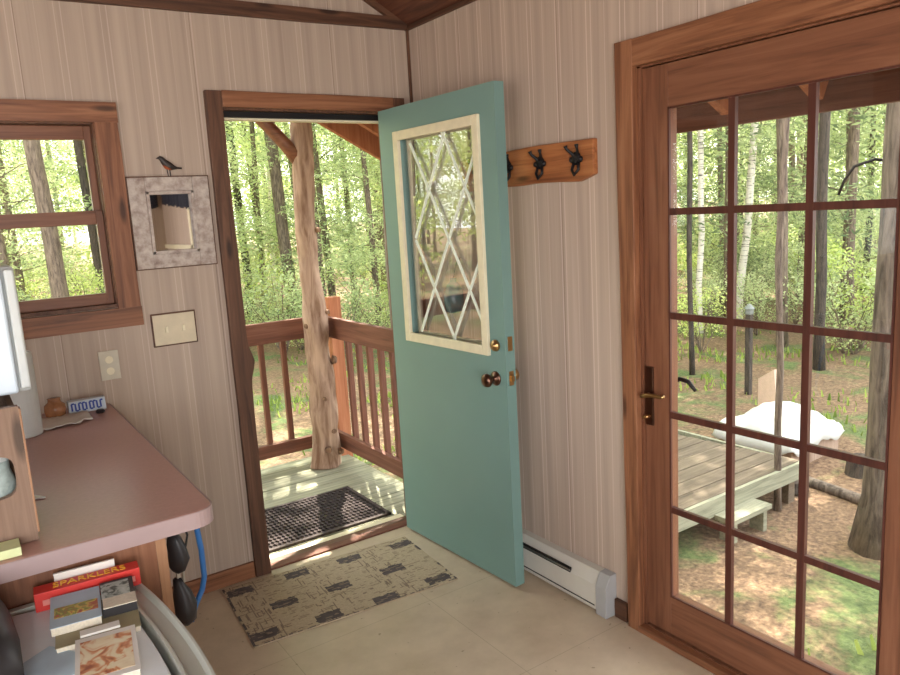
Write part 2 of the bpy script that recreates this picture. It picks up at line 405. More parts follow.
def sash(y, z0, z1, zg0, zg1):
    b = MB(); x0, x1, g0, g1 = WX0+.012, WX1-.012, WX0+.05, -1.442
    b.box((x0, y, z0), (g0, y+.03, z1)); b.box((g1, y, z0), (x1, y+.03, z1)); b.box((g0, y, z0), (g1, y+.03, zg0), 1); b.box((g0, y, zg1), (g1, y+.03, z1), 1)
    s = b.build('sash', [W['red_z'], W['red_x']], w, bevel=.002)
    MB().box((g0-.003, y+.013, zg0-.003), (g1+.003, y+.017, zg1+.003)).build('pane', W['glass'], s)
sash(.062, 1.602, WZ1-.012, 1.65, 1.918); sash(.03, WZ0+.014, 1.65, 1.332, 1.598)

# ------------------------------------------------------------------ teal entry door, standing open
d1 = tag(bpy.data.objects.new('door_1', None), kind='structure'); C.objects.link(d1); d1.location = (-.15, -.035, .012)
X0, X1, Y0, Y1 = -.176, -.128, -.035, -.856
gy0, gy1, gz0, gz1 = -.188, -.738, 1.012, 1.906
b = MB(); b.box((X0, Y0, .012), (X1, gy0, 2.038)); b.box((X0, gy1, .012), (X1, Y1, 2.038)); b.box((X0, gy0, .012), (X1, gy1, gz0)); b.box((X0, gy0, gz1), (X1, gy1, 2.038))
b.build('slab', W['teal'], d1)
b = MB()
for xa, xb in ((X0-.014, X0+.004), (X1-.004, X1+.012)):
    b.box((xa, gy0+.026, gz0-.026), (xb, gy0-.012, gz1+.026)); b.box((xa, gy1-.026, gz0-.026), (xb, gy1+.012, gz1+.026))
    b.box((xa, gy0-.012, gz0-.026), (xb, gy1+.012, gz0+.014)); b.box((xa, gy0-.012, gz1-.014), (xb, gy1+.012, gz1+.026))
b.build('glazing_frame', W['cream'], d1, bevel=.003)
MB().box((-.155, gy0+.005, gz0-.005), (-.15, gy1-.005, gz1+.005)).build('pane', W['door_glass'], d1)
b = MB(); a0, a1, c0, c1 = -.268, -.736, 1.022, 1.896
def clipseg(p, q):
    t0, t1 = 0, 1; dx, dz = q[0]-p[0], q[1]-p[1]
    for pp, qq in ((-dx, p[0]-a1), (dx, a0-p[0]), (-dz, p[1]-c0), (dz, c1-p[1])):
        if pp < 0: t0 = max(t0, qq/pp)
        elif pp > 0: t1 = min(t1, qq/pp)
    return ((p[0]+dx*t0, p[1]+dz*t0), (p[0]+dx*t1, p[1]+dz*t1)) if t0 < t1-.02 else None
for k in range(-6, 7):
    for sg in (1, -1):
        cy, cz = -.515+.25*k, 1.455
        if True:
            L = 8; s_ = clipseg((cy-.125*L, cz-.2115*L*sg), (cy+.125*L, cz+.2115*L*sg))
            if s_: b.bar((-.168, s_[0][0], s_[0][1]), (-.168, s_[1][0], s_[1][1]), .010, .007, (1, 0, 0))
b.build('lattice', W['white_lat'], d1)
def knob(yc, z, rr, mat, name):
    MB().lathe((X0, yc, z), [(rr, 0), (rr, .004), (rr*.8, .008), (.011, .012), (.010, .026), (rr*.72, .034), (rr*.95, .046), (rr*.85, .058), (rr*.4, .063)] if name == 'door_knob'
               else [(rr, 0), (rr, .006), (rr*.85, .014), (rr*.45, .016), (rr*.4, .02)], 20, (-1, 0, 0)).build(name, mat, d1, smooth=True)
knob(-.79, .895, .03, W['bronze'], 'door_knob'); knob(-.80, 1.032, .024, W['brass'], 'deadbolt')
MB().box((-.163, Y1-.0015, 1.012), (-.14, Y1+.002, 1.07)).build('latch_plate', W['brass'], d1)
b = MB().box((-.163, Y1-.0015, .872), (-.14, Y1+.002, .93)); b.box((-.157, Y1-.014, .89), (-.146, Y1, .912)); b.build('latch_plate', W['brass'], d1)
MB().lathe((X1, -.79, .895), [(.03, 0), (.03, .005), (.011, .01), (.01, .03), (.026, .04), (.026, .055), (.01, .06)], 20, (1, 0, 0)).build('door_knob', W['brass'], d1, smooth=True)
for z in (.25, 1.03, 1.82):
    MB().tube([(-.122, -.028, z-.045), (-.122, -.028, z+.045)], .006).build('hinge', W['brass'], d1)

d1.rotation_euler = (0, 0, math.radians(2.45)); d1.location.x -= .035
# ------------------------------------------------------------------ french door in the right wall
d2 = tag(bpy.data.objects.new('door_2', None), kind='structure'); C.objects.link(d2); d2.location = (0, -1.86, 0)
b = MB(); b.box((.0, GY0, 0), (T, GY0-.012, GZ1)); b.box((0, GY1, 0), (T, GY1+.012, GZ1)); b.box((0, GY0, GZ1-.012), (T, GY1, GZ1)); b.box((-.0, GY0, 0), (T, GY1, .03))
b.build('jamb', W['red_z'], d2)
ga, gb, gt, gbo = -1.505, -2.21, 1.857, .178
sx0, sx1 = .008, .052; s0, s1 = GY0-.014, GY1+.014
b = MB(); b.box((sx0, s0, .034), (sx1, ga, 1.99)); b.box((sx0, gb, .034), (sx1, s1, 1.99)); b.build('stile', W['red_z'], d2, bevel=.002)
b = MB(); b.box((sx0, ga, .034), (sx1, gb, gbo)); b.box((sx0, ga, gt), (sx1, gb, 1.99)); b.build('rail', W['red_y'], d2, bevel=.002)
for k in (1, 2):
    y = -1.4926-.2432*k; MB().box((sx0, y-.011, gbo), (.024, y+.011, gt)).build('muntin', W['muntin'], d2)
for k in (1, 2, 3, 4):
    z = 1.8701-.341*k; MB().box((sx0+.001, ga, z-.011), (.023, gb, z+.011)).build('muntin', W['muntin'], d2)
b = MB(); g = [(-1.505, -1.505), (0, 0)]
b.box((.0145, ga+.004, gbo-.004), (.0175, gb-.004, gt+.004)); b.build('pane', W['slider_glass'], d2)
b = MB()
for p, q in (((sx0-.002, ga, gbo), (sx0+.006, ga-.006, gt)), ((sx0-.002, gb+.006, gbo), (sx0+.006, gb, gt)), ((sx0-.002, ga, gbo), (sx0+.006, gb, gbo+.006)), ((sx0-.002, ga, gt-.006), (sx0+.006, gb, gt))): b.box(p, q)
b.build('glazing_bead', W['muntin'], d2)
b = MB(); b.box((.001, -1.405, .795), (sx0, -1.44, 1.005))
hp = b.build('handle_plate', W['bronze'], d2, bevel=.003)
b = MB(); b.tube([(sx0, -1.423, .905), (-.03, -1.423, .905)], .008); b.tube([(-.03, -1.418, .905), (-.034, -1.44, .912), (-.032, -1.47, .916), (-.03, -1.5, .914), (-.03, -1.512, .92)], [.009, .008, .007, .006, .006]); b.build('lever', W['brass'], hp, smooth=True)
b = MB(); b.tube([(sx0, -1.423, .83), (-.018, -1.423, .83)], .006); b.tube([(-.018, -1.412, .826), (-.018, -1.436, .834)], .006); b.build('thumb_turn', W['brass'], hp, smooth=True)
b = MB(); b.tube([(sx1, -1.423, .905), (.1, -1.423, .905)], .009); b.tube([(.1, -1.418, .9), (.1, -1.44, .935), (.1, -1.475, .952), (.1, -1.51, .948), (.1, -1.54, .92)], [.009, .009, .008, .008, .006]); b.build('lever', W['black'], hp, smooth=True)
b = MB(); wavy(b, 0, 2.085, lambda z: -1.316-.02*(1-z/2.1)+.003*nz(z, 11), lambda z: -1.391+.001*nz(z, 12), lambda a, c, d: (-d-.0005, c, a), .028, 50)
struct('trim_12', b, W['amber_z'], bevel=.003)
b = MB(); wavy(b, -1.385, -2.41, lambda a: 1.998, lambda a: 2.086+.003*nz(a, 13), lambda a, c, d: (-d-.0005, a, c), .026, 30)
struct('trim_13', b, W['amber_y'], bevel=.003)
struct('trim_14', MB().box((-.027, -2.335, 0), (-.0005, -2.41, 2.005)), W['amber_z'], bevel=.003)
struct('trim_15', MB().box((-.03, -1.385, 0), (0, -2.335, .028)), W['amber_y'], bevel=.004)

# ------------------------------------------------------------------ things on the walls
t = thing('baseboard_heater', 'white metal baseboard heater along the right wall behind the teal door', 'heater', (-.03, -.75, .0))
b = MB(); b.prism([(0-.001, -.2, .012), (-.052, -.2, .012), (-.056, -.2, .02), (-.056, -.2, .118), (-.03, -.2, .165), (-.001, -.2, .168)], (0, -1.0, 0)); b.build('housing', W['heater'], t)
b = MB(); b.prism([(-.001, -1.2, .002), (-.06, -1.2, .002), (-.06, -1.2, .122), (-.034, -1.2, .17), (-.001, -1.2, .172)], (0, -.055, 0)); b.build('end_cap', W['heater_grey'], t, bevel=.002)
b = MB().box((-.0575, -.3, .117), (-.05, -1.06, .137)); b.build('air_slot', W['dark'], t)
b = MB().bar((-.06, -.3, .128), (-.06, -1.06, .128), .003, .006); b.build('louvre', W['steel'], t)
b = MB().box((-.058, -.22, .03), (-.0555, -1.19, .034)); b.build('seam', W['dark'], t)

# coat rack
t = thing('coat_rack', 'live-edge amber wood coat board with black iron hooks', 'coat rack', (0, -.85, 1.72))
b = MB(); wavy(b, -.40, -1.206, lambda a: 1.652+.008*nz(a, 21, 6)+.02*max(0, (-1.13-a)/.07)**1, lambda a: 1.797+.007*nz(a, 22, 5)-.012*max(0, (a+.75)/.3), lambda a, c, d: (-d+.0005, a, c), .0235, 50)
b.build('board', wood('orange_board', (110, 62, 34), (178, 112, 66), (200, 136, 86), 'y', .45), t, bevel=.004)
def hook(y):
    z = 1.732
    b = MB(); b.lathe((-.023, y, z), [(.021, 0), (.025, .004), (.016, .011), (.006, .014)], 14, (-1, 0, 0))
    for s in (-1, 1):
        b.tube([(-.028, y, z+.004), (-.036, y+s*.016, z+.02), (-.048, y+s*.026, z+.034), (-.052, y+s*.028, z+.046)], [.007, .006, .005, .008], 8)
        b.lathe((-.026, y+s*.022, z-.004), [(.011, 0), (.011, .005), (.004, .012)], 10, (-1, 0, 0))
    b.tube([(-.027, y-.011, z-.012), (-.034, y-.017, z-.040), (-.04, y, z-.058), (-.034, y+.017, z-.040), (-.027, y+.011, z-.012)], .0055, 8)
    b.build('hook', W['black'], t, smooth=True)
for y in (-.53, -.735, -.93, -1.125): hook(y)
t = thing('hanging_flask', 'teal rounded flask hanging on the wall behind the door glass', 'flask', (-.03, -.34, 1.12))
MB().lathe((-.05, -.335, 1.11), [(.02, 0), (.042, .01), (.047, .05), (.044, .1), (.03, .13), (.014, .145), (.014, .16)], 20).build('body', plain('teal_glaze', (50, 110, 118), .2), t, smooth=True)
MB().tube([(-.05, -.335, 1.265), (-.03, -.335, 1.33), (-.003, -.335, 1.36)], .003, 6).build('cord', W['black'], t)

# mirror and bird
t = thing('wall_mirror', 'small mirror in a distressed whitish square frame between window and doorway', 'mirror', (-1.17, 0, 1.59))
mx0, mx1, mz0, mz1 = -1.325, -1.016, 1.413, 1.767; ix0, ix1, iz0, iz1 = -1.262, -1.080, 1.468, 1.712
b = MB()
for a, c in (((mx0, 0, mz0), (ix0, -.022, mz1)), ((ix1, 0, mz0), (mx1, -.022, mz1)), ((ix0, 0, mz0), (ix1, -.022, iz0)), ((ix0, 0, iz1), (ix1, -.022, mz1))): b.box((a[0], -.001, a[2]), c)
b.build('frame', W['distress'], t, bevel=.003)
b = MB(); e = .004
for a, c in (((mx0-e, -.001, mz0-e), (mx0, -.018, mz1+e)), ((mx1, -.001, mz0-e), (mx1+e, -.018, mz1+e)), ((mx0, -.001, mz0-e), (mx1, -.018, mz0)), ((mx0, -.001, mz1), (mx1, -.018, mz1+e))): b.box(a, c)
b.build('frame_edge', W['casing_z'], t)
b = MB(); e = .012
for a, c in (((ix0, -.001, iz0), (ix0+e, -.028, iz1)), ((ix1-e, -.001, iz0), (ix1, -.028, iz1)), ((ix0, -.001, iz0), (ix1, -.028, iz0+e)), ((ix0, -.001, iz1-e), (ix1, -.028, iz1))): b.box(a, c)
b.build('inner_lip', W['distress'], t, bevel=.002)
MB().box((ix0+e, -.002, iz0+e), (ix1-e, -.006, iz1-e)).build('mirror_glass', W['mirror'], t)
t = thing('bird_figurine', 'tiny robin-like bird figurine perched on the mirror frame', 'bird figurine', (-1.165, -.012, 1.771))
b = MB(); b.tube([(-1.206, -.012, 1.838), (-1.199, -.012, 1.84), (-1.193, -.012, 1.841), (-1.186, -.012, 1.838), (-1.178, -.012, 1.826), (-1.166, -.012, 1.813), (-1.152, -.012, 1.806), (-1.14, -.012, 1.803), (-1.128, -.012, 1.801), (-1.112, -.012, 1.800)],
       [.001, .003, .0085, .010, .0125, .017, .0145, .008, .004, .0035], 12)
M = NT('bird_plumage'); sp = M.n('ShaderNodeSeparateXYZ'); tc = M.n('ShaderNodeTexCoord'); M.l(tc.outputs['Object'], sp.inputs[0])
M.l(M.ramp(M.math('ADD', M.math('MULTIPLY', sp.outputs['Z'], 10), M.math('MULTIPLY', sp.outputs['X'], 6)), [(.27, lin((176, 88, 48))), (.33, lin((50, 42, 38)))]), M.b.inputs['Base Color'])
b.build('body', M.m, t, smooth=True)
MB().tube([(-1.168, -.008, 1.80), (-1.166, -.01, 1.771)], .0018, 6).build('leg', W['black'], t)
MB().tube([(-1.160, -.016, 1.80), (-1.158, -.014, 1.771)], .0018, 6).build('leg', W['black'], t)
t = thing('switch_plate', 'beige double light switch plate with a brown wooden rim below the mirror', 'light switch', (-1.21, 0, 1.165))
MB().box((-1.3, -.001, 1.096), (-1.124, -.008, 1.231)).build('rim', W['casing_x'], t, bevel=.002)
MB().box((-1.294, -.008, 1.102), (-1.13, -.011, 1.225)).build('plate', plain('beige_plate', (206, 192, 164), .5), t, bevel=.001)
for x in (-1.245, -1.178): MB().box((x-.005, -.011, 1.152), (x+.005, -.02, 1.176)).build('toggle', W['cream'], t, bevel=.001)
t = thing('outlet_plate', 'small ivory socket plate on the wall above the counter', 'socket', (-1.47, 0, 1.05))
MB().box((-1.507, -.001, .996), (-1.436, -.007, 1.11)).build('plate', plain('ivory_plate', (198, 190, 170), .5), t, bevel=.001)
for z in (1.03, 1.075): MB().lathe((-1.4715, -.007, z), [(.015, 0), (.0145, .002)], 16, (0, -1, 0)).build('socket', W['cream'], t)

# ------------------------------------------------------------------ rugs
def rot_obj(o, c, rz): o.location = c; o.rotation_euler = (0, 0, rz)
rects = [(-1.097,-.108),(-1.133,-.502),(-.843,-.119),(-.985,-.323),(-.882,-.54),(-.594,-.15),(-.746,-.348),(-.635,-.571),(-.332,-.175),(-.488,-.369),(-.38,-.573)]
rc = Vector((-.734, -.334)); ang = math.radians(-4.6)
def loc2(p): d = Vector(p)-rc; return (d.x*math.cos(-ang)-d.y*math.sin(-ang), d.x*math.sin(-ang)+d.y*math.cos(-ang))
RL = [loc2(p) for p in rects]
nx, ny = 180, 104; wx, wy = .888, .515; vs = []; fs = []; mi = []
for j in range(ny+1):
    for i in range(nx+1):
        x = -wx/2+wx*i/nx; y = -wy/2+wy*j/ny; vs.append((x+.003*nz(y, 31, 9), y+.004*nz(x, 32, 9), .006+.0015*nz(x*3, y*3)))
for j in range(ny):
    for i in range(nx):
        k = j*(nx+1)+i; fs.append((k, k+1, k+nx+2, k+nx+1)); x = -wx/2+wx*(i+.5)/nx; y = -wy/2+wy*(j+.5)/ny
        m = 0; n1 = noise.noise(Vector((x*26, y*190, 3))); n2 = noise.noise(Vector((x*190, y*14, 9))); n3 = noise.noise(Vector((x*40, y*40, 5)))
        if n1 > .34: m = 1
        for q in RL:
            if abs(x-q[0]-.006*n3) < .054 and abs(y-q[1]-.01*n3) < .03: m = 2 if n1 < .28 else 1
        colb = int((x+wx/2)/.145)
        if m == 0 and colb % 2 == 0 and n2 > .3: m = 1
        if abs(y) > wy/2-.006 and n3 > -.05 and y < 0: m = 2
        if abs(x) > wx/2-.008 and n3 > .0: m = 2
        mi.append(m)
me = MB(); me.v = [Vector(p) for p in vs]; me.f = fs; me.mi = mi
o = len(me.v)
ring = [(-wx/2, -wy/2), (wx/2, -wy/2), (wx/2, wy/2), (-wx/2, wy/2)]
me.add([(x*.998, y*.998, .0005) for x, y in ring]+[(x*.998, y*.998, .0045) for x, y in ring], [(0, 1, 5, 4), (1, 2, 6, 5), (2, 3, 7, 6), (3, 0, 4, 7), (3, 2, 1, 0)], 0)
o = me.build('woven_rug', [plain('rug_beige', (184, 166, 140), .95, var=.12, nscale=120), plain('rug_taupe', (138, 120, 104), .95, var=.15), plain('rug_charcoal', (88, 79, 78), .95, var=.25)])
rot_obj(o, (rc.x, rc.y, 0), ang); tag(o, 'beige woven rug with dark staggered rectangles on the floor inside the doorway', 'rug')

t = thing('rubber_doormat', 'black perforated rubber mat lying on the porch outside the doorway', 'doormat', (-.5, .53, -.05))
b = MB(); x0, x1, y0, y1, z = -.88, -.125, .28, .81, -.043
def clip2(p, q):
    t0, t1 = 0, 1; dx, dy = q[0]-p[0], q[1]-p[1]
    for pp, qq in ((-dx, p[0]-x0), (dx, x1-p[0]), (-dy, p[1]-y0), (dy, y1-p[1])):
        if pp < 0: t0 = max(t0, qq/pp)
        elif pp > 0: t1 = min(t1, qq/pp)
    return ((p[0]+dx*t0, p[1]+dy*t0), (p[0]+dx*t1, p[1]+dy*t1)) if t0 < t1 else None
k = x0-1
while k < x1+1:
    for sg in (1, -1):
        s_ = clip2((k-.6*sg, y0-.03), (k+.0*sg, y0-.03+.9))
        if s_: b.bar((s_[0][0], s_[0][1], z), (s_[1][0], s_[1][1], z), .018, .008)
    k += .048
b.build('mesh_grid', W['rubber'], t)
b = MB(); e = .018
for a, c in (((x0, y0), (x1, y0+e)), ((x0, y1-e), (x1, y1)), ((x0, y0), (x0+e, y1)), ((x1-e, y0), (x1, y1))): b.box((a[0], a[1], -.0495), (c[0], c[1], -.037))
b.build('border', W['rubber_edge'], t)

# ------------------------------------------------------------------ counter
CX1, CY0, CZ = -1.497, -1.39, .91; CX0 = -2.75
def rpoly(x0, x1, y0, y1, rs, n=8):
    """rounded rectangle: rs radii for corners (x1,y0),(x1,y1),(x0,y1),(x0,y0)"""
    P = []
    for (cx, cy, a), r in zip(((x1, y0, -90), (x1, y1, 0), (x0, y1, 90), (x0, y0, 180)), rs):
        sx = 1 if cx == x1 else -1; sy = -1 if cy == y0 else 1
        ox, oy = cx-sx*r, cy-sy*r
        for k in range(n+1 if r > 0 else 1):
            t = math.radians(a+90*k/n); P.append((ox+r*math.cos(t), oy+r*math.sin(t)) if r > 0 else (cx, cy))
    return P
t = thing('counter', 'rose laminate counter peninsula on a wooden cabinet beside the back wall', 'counter', (-1.9, -.7, 0))
P = rpoly(CX0, CX1, CY0, -.006, (.05, .05, 0, 0))
MB().prism([(x, y, CZ-.04) for x, y in P], (0, 0, .04)).build('worktop', [W['laminate']], t, bevel=.003)
P2 = rpoly(CX0, CX1+.002, CY0-.0025, -.004, (.052, .052, 0, 0))
b = MB(); n_ = len(P2)
for k in range(n_-2):
    p, q = P2[k], P2[k+1]
    b.bar((p[0], p[1], CZ-.021), (q[0], q[1], CZ-.021), .003, .040)
p, q = P2[-1], P2[0]; b.bar((p[0], p[1], CZ-.021), (q[0], q[1], CZ-.021), .003, .040)
b.build('worktop_edge', W['lam_edge'], t)
b = MB().box((CX0, -1.355, 0), (-1.635, -.02, .868)); b.build('cabinet_body', W['cabinet'], t)
b = MB().box((-1.635, -1.358, 0), (-1.612, -.02, .868)); b.build('side_panel', W['cab_edge'], t)
b = MB().box((-1.612, -1.3, .84), (-1.52, -.03, .868)); b.build('support_rail', W['crate'], t)
t.location  # keep origin

# things hanging on the side of the cabinet
t = thing('black_pouch', 'black pouch with a grey clip hanging under the counter overhang', 'pouch', (-1.56, -1.2, .55))
b = MB(); b.tube([(-1.565, -1.2, .80), (-1.56, -1.2, .775), (-1.555, -1.2, .75), (-1.553, -1.2, .725), (-1.56, -1.2, .70), (-1.567, -1.2, .69)], [.010, .02, .024, .028, .022, .010], 12, wob=.3); b.build('flap', W['blackp'], t, smooth=True)
b = MB(); b.box((-1.567, -1.205, .645), (-1.557, -1.195, .70)); b.box((-1.552, -1.205, .655), (-1.546, -1.195, .695)); b.build('clip', W['steel'], t, bevel=.002)
b = MB(); b.tube([(-1.566, -1.2, .672), (-1.562, -1.2, .65), (-1.557, -1.2, .625), (-1.553, -1.2, .59), (-1.555, -1.2, .555), (-1.56, -1.2, .54)], [.010, .015, .024, .030, .027, .012], 14, wob=.2); b.build('bag', W['blackp'], t, smooth=True)
b = MB(); b.tube([(-1.548, -1.2, .86), (-1.535, -1.2, .82), (-1.527, -1.2, .78), (-1.535, -1.2, .75)], .003, 6); b.build('strap', W['black'], t)
o = MB().tube([(-1.524, -1.2, .868), (-1.5, -1.19, .80), (-1.492, -1.18, .72), (-1.49, -1.17, .64), (-1.497, -1.16, .60), (-1.52, -1.16, .56), (-1.535, -1.16, .52)], .0075, 10).build('leash', W['bluecord'], smooth=True)
tag(o, 'bright blue cord loop hanging beside the cabinet end', 'cord')

# crate, microwave, towel roll and small things on the counter
t = thing('wooden_crate', 'wooden crate with an oval hand hole standing on the counter under the microwave', 'crate', (-2.05, -1.05, CZ))
cx1 = -1.862; cx0 = -2.3
def crate_end(y):
    # board with an oval slot, made of a ring of quads around the hole
    hx, hz, hw, hh = -1.958, 1.066, .072, .048
    out = []; n = 40
    for k in range(n):
        a = 2*PI*k/n; c, s = math.cos(a), math.sin(a)
        sx = (cx1-hx) if c > 0 else (hx-cx0); sz = (1.215-hz) if s > 0 else (hz-.912)
        tt = min(sx/abs(c) if abs(c) > 1e-6 else 9, sz/abs(s) if abs(s) > 1e-6 else 9)
        e = 4.5; rr = (abs(c/hw)**e + abs(s/hh)**e)**(-1/e)
        out.append(((hx+c*rr, hz+s*rr), (hx+c*tt, hz+s*tt)))
    # add true corners
    b = MB(); vs = []; fs = []
    for i, o_ in out: vs += [(i[0], y, i[1]), (o_[0], y, o_[1]), (i[0], y+.02, i[1]), (o_[0], y+.02, o_[1])]
    for k in range(n):
        a, c = k*4, ((k+1) % n)*4; fs += [(a, c, c+1, a+1), (a+2, a+3, c+3, c+2), (a, a+2, c+2, c), (a+1, c+1, c+3, a+3)]
    b.add(vs, fs)
    for X, Z in ((cx1, 1.215), (cx1, .912), (cx0, 1.215), (cx0, .912)):
        near = sorted(out, key=lambda q: (q[1][0]-X)**2+(q[1][1]-Z)**2)[:2]
        b.prism([(near[0][1][0], y, near[0][1][1]), (near[1][1][0], y, near[1][1][1]), (X, y, Z)], (0, .02, 0))
    return b
crate_end(-1.31).build('end_board', W['crate'], t)
MB().box((cx0, -.92, .912), (cx1, -.9, 1.215)).build('end_board', W['crate'], t)
MB().box((cx1-.012, -1.29, .912), (cx1, -.92, 1.19)).build('side_board', W['crate'], t)
MB().box((cx0, -1.29, .912), (cx0+.012, -.92, 1.19)).build('side_board', W['crate'], t)
MB().box((cx0+.012, -1.29, .912), (cx1-.012, -.92, .922)).build('bottom', W['crate'], t)
MB().box((cx1-.0, -1.314, .93), (cx1+.004, -1.288, 1.21)).build('edge_strip', W['cab_edge'], t, bevel=.001)
t = thing('microwave', 'white microwave oven sitting on the wooden crate at the left', 'microwave', (-2.05, -1.05, 1.22))
b = MB().box((-2.33, -1.19, 1.222), (-1.822, -.86, 1.508)); b.build('body', W['white_strip'], t, bevel=.008)
b = MB().box((-2.33, -1.215, 1.224), (-1.85, -1.19, 1.506)); b.build('door', W['white_mw'], t, bevel=.006)
b = MB().box((-1.845, -1.21, 1.232), (-1.824, -1.19, 1.502)); b.build('side_trim', W['white_strip'], t, bevel=.005)
for x in (-2.28, -1.88):
    MB().lathe((x, -1.12, 1.215), [(.012, 0), (.012, .008)], 12).build('foot', W['blackp'], t)
o = MB().lathe((-1.81, -.3, .911), [(.058, 0), (.06, .004), (.06, .276), (.056, .28), (.02, .281)], 28).build('paper_towel_roll', W['towel'], smooth=False)
tag(o, 'white paper towel roll standing on the counter behind the crate', 'paper towel roll')
o = MB().lathe((-1.69, -.12, .911), [(.02, 0), (.032, .006), (.037, .028), (.034, .048), (.022, .058), (.02, .068), (.023, .072), (.017, .073)], 22).build('ceramic_pot', W['ceramic'], smooth=True)
tag(o, 'tiny brown glazed pot at the back of the counter', 'pot')
t = thing('match_box', 'small white box with blue lettering leaning at the wall end of the counter', 'box', (-1.58, -.1, .911))
b = MB().prism([(-1.645, -.12, .911), (-1.645, -.085, .911), (-1.645, -.07, .955), (-1.645, -.105, .955)], (.125, 0, 0)); b.build('carton', W['white_mw'], t)
b = MB(); nrm = Vector((0, -.044, .015)).normalized()
for k in range(9):
    x = -1.635+.0122*k; sl = Vector((0, .015, .044))
    p0 = Vector((x, -.12, .911))+sl*.22+nrm*.0012; p1 = Vector((x, -.12, .911))+sl*.8+nrm*.0012
    b.bar(p0, p1, .006, .0012, nrm)
    if k % 2: b.bar(p0, p0+Vector((.009, 0, 0)), .006, .0012, nrm)
    if k % 3 != 1: b.bar(p1, p1+Vector((.009, 0, 0)), .006, .0012, nrm)
b.build('lettering', W['blue'], t)
b = MB(); vs = []; fs = []; nx_, ny_ = 14, 8
for j in range(ny_+1):
    for i in range(nx_+1):
        x = -1.80+.21*i/nx_; y = -.30+.17*j/ny_+.02*nz(x, 41, 12)
        vs.append((x, y+(.03 if i > 11 else 0)*(1-j/ny_), CZ+.004+.008*(.5+nz(x*4, y*40, 5))))
for j in range(ny_):
    for i in range(nx_): k = j*(nx_+1)+i; fs.append((k, k+1, k+nx_+2, k+nx_+1))
o = b.add(vs, fs).build('paper_napkins', W['paper'], smooth=True); md = o.modifiers.new('th', 'SOLIDIFY'); md.thickness = .002; md.offset = 1
tag(o, 'crumpled white paper lying at the back of the counter', 'paper')
o = MB().lathe((-1.55, -.17, .911), [(.012, 0), (.017, .004), (.012, .012)], 14).build('bottle_cap', W['blackp']); tag(o, 'tiny dark cap lying in front of the blue-lettered box', 'cap')
o = MB().prism([(-1.856, -1.02, .912), (-1.82, -1.03, .912), (-1.845, -.99, .912), (-1.856, -.96, .912)], (0, 0, .004)).build('paper_scrap', W['paper']); tag(o, 'torn white scrap of paper beside the crate on the counter', 'paper')
o = MB().box((-2.0, -1.375, .911), (-1.9, -1.318, .93)).build('note_pad', W['note'], bevel=.001); tag(o, 'pale green note pad in front of the crate', 'note pad')
t = thing('glass_jar', 'pale bluish jar seen through the hand hole of the crate', 'jar', (-1.95, -1.22, .922))
MB().lathe((-1.925, -1.245, .922), [(.04, 0), (.042, .008), (.042, .12), (.033, .145), (.033, .17)], 20).build('body', plain('milky_jar', (160, 174, 170), .3, var=.3, nscale=50), t, smooth=True)
MB().lathe((-1.925, -1.245, 1.092), [(.038, 0), (.038, .02)], 20).build('lid', W['white_strip'], t)

# ------------------------------------------------------------------ grey tote with things on it
t = thing('storage_tote', 'light grey plastic storage tote with a raised bowed rim against the cabinet', 'storage tote', (-1.8, -1.75, 0))
def bow(y):   # outer x of the right rim
    k = (y+1.375)/(-.85); return -1.708+.053*math.sin(min(1, max(0, k))*PI*.93+.12)**.8
ys = [-1.375-.85*k/16 for k in range(17)]
TZ = .80
b = MB(); vs = []; fs = []
def ringpts(y):
    xo = bow(y); return [(xo-.02, .0), (xo-.004, TZ-.06), (xo, TZ-.012), (xo-.003, TZ), (xo-.008, TZ), (xo-.014, TZ-.010), (xo-.040, TZ-.012), (xo-.046, TZ+.001), (xo-.052, TZ+.001), (xo-.055, TZ-.035), (xo-.058, .0)]
for y in ys:
    for x, z in ringpts(y): vs.append((x, y, z))
m_ = 11
for i in range(16):
    for k in range(m_-1): a = i*m_+k; fs.append((a, a+1, a+m_+1, a+m_))
    fs.append((i*m_+m_-1, i*m_, (i+1)*m_, (i+1)*m_+m_-1))
fs += [tuple(range(m_)), tuple(reversed(range(16*m_, 17*m_)))]
b.add(vs, fs).build('rim', W['tote'], t, smooth=False)
b = MB().prism([(bow(-1.375)-.02, -1.372, 0), (-2.0, -1.372, 0), (-2.0, -1.372, TZ), (bow(-1.375)-.01, -1.372, TZ)], (0, -.016, 0)); b.build('rear_wall', W['tote'], t)
b = MB(); b.prism([(bow(y)-.066, y, TZ-.02) for y in ys[1:]]+[(-1.925, ys[-1], TZ-.02), (-1.948, -1.40, TZ-.02)], (0, 0, .018)); b.build('lid', W['board'], t, bevel=.003)
b = MB(); b.box((-2.0, -2.22, .0), (-1.76, -1.40, TZ-.03)); b.build('bin', W['tote'], t)
Z = TZ-.002
# black bag at the far left
o = MB().tube([(-2.05, -1.36, .86), (-2.02, -1.42, .85), (-2.01, -1.5, .84), (-2.0, -1.6, .835), (-1.995, -1.72, .83)], [.02, .062, .072, .068, .06], 16, wob=.12).build('black_bag', W['blackp'], smooth=True)
tag(o, 'black bag resting at the left edge of the grey tote', 'bag')
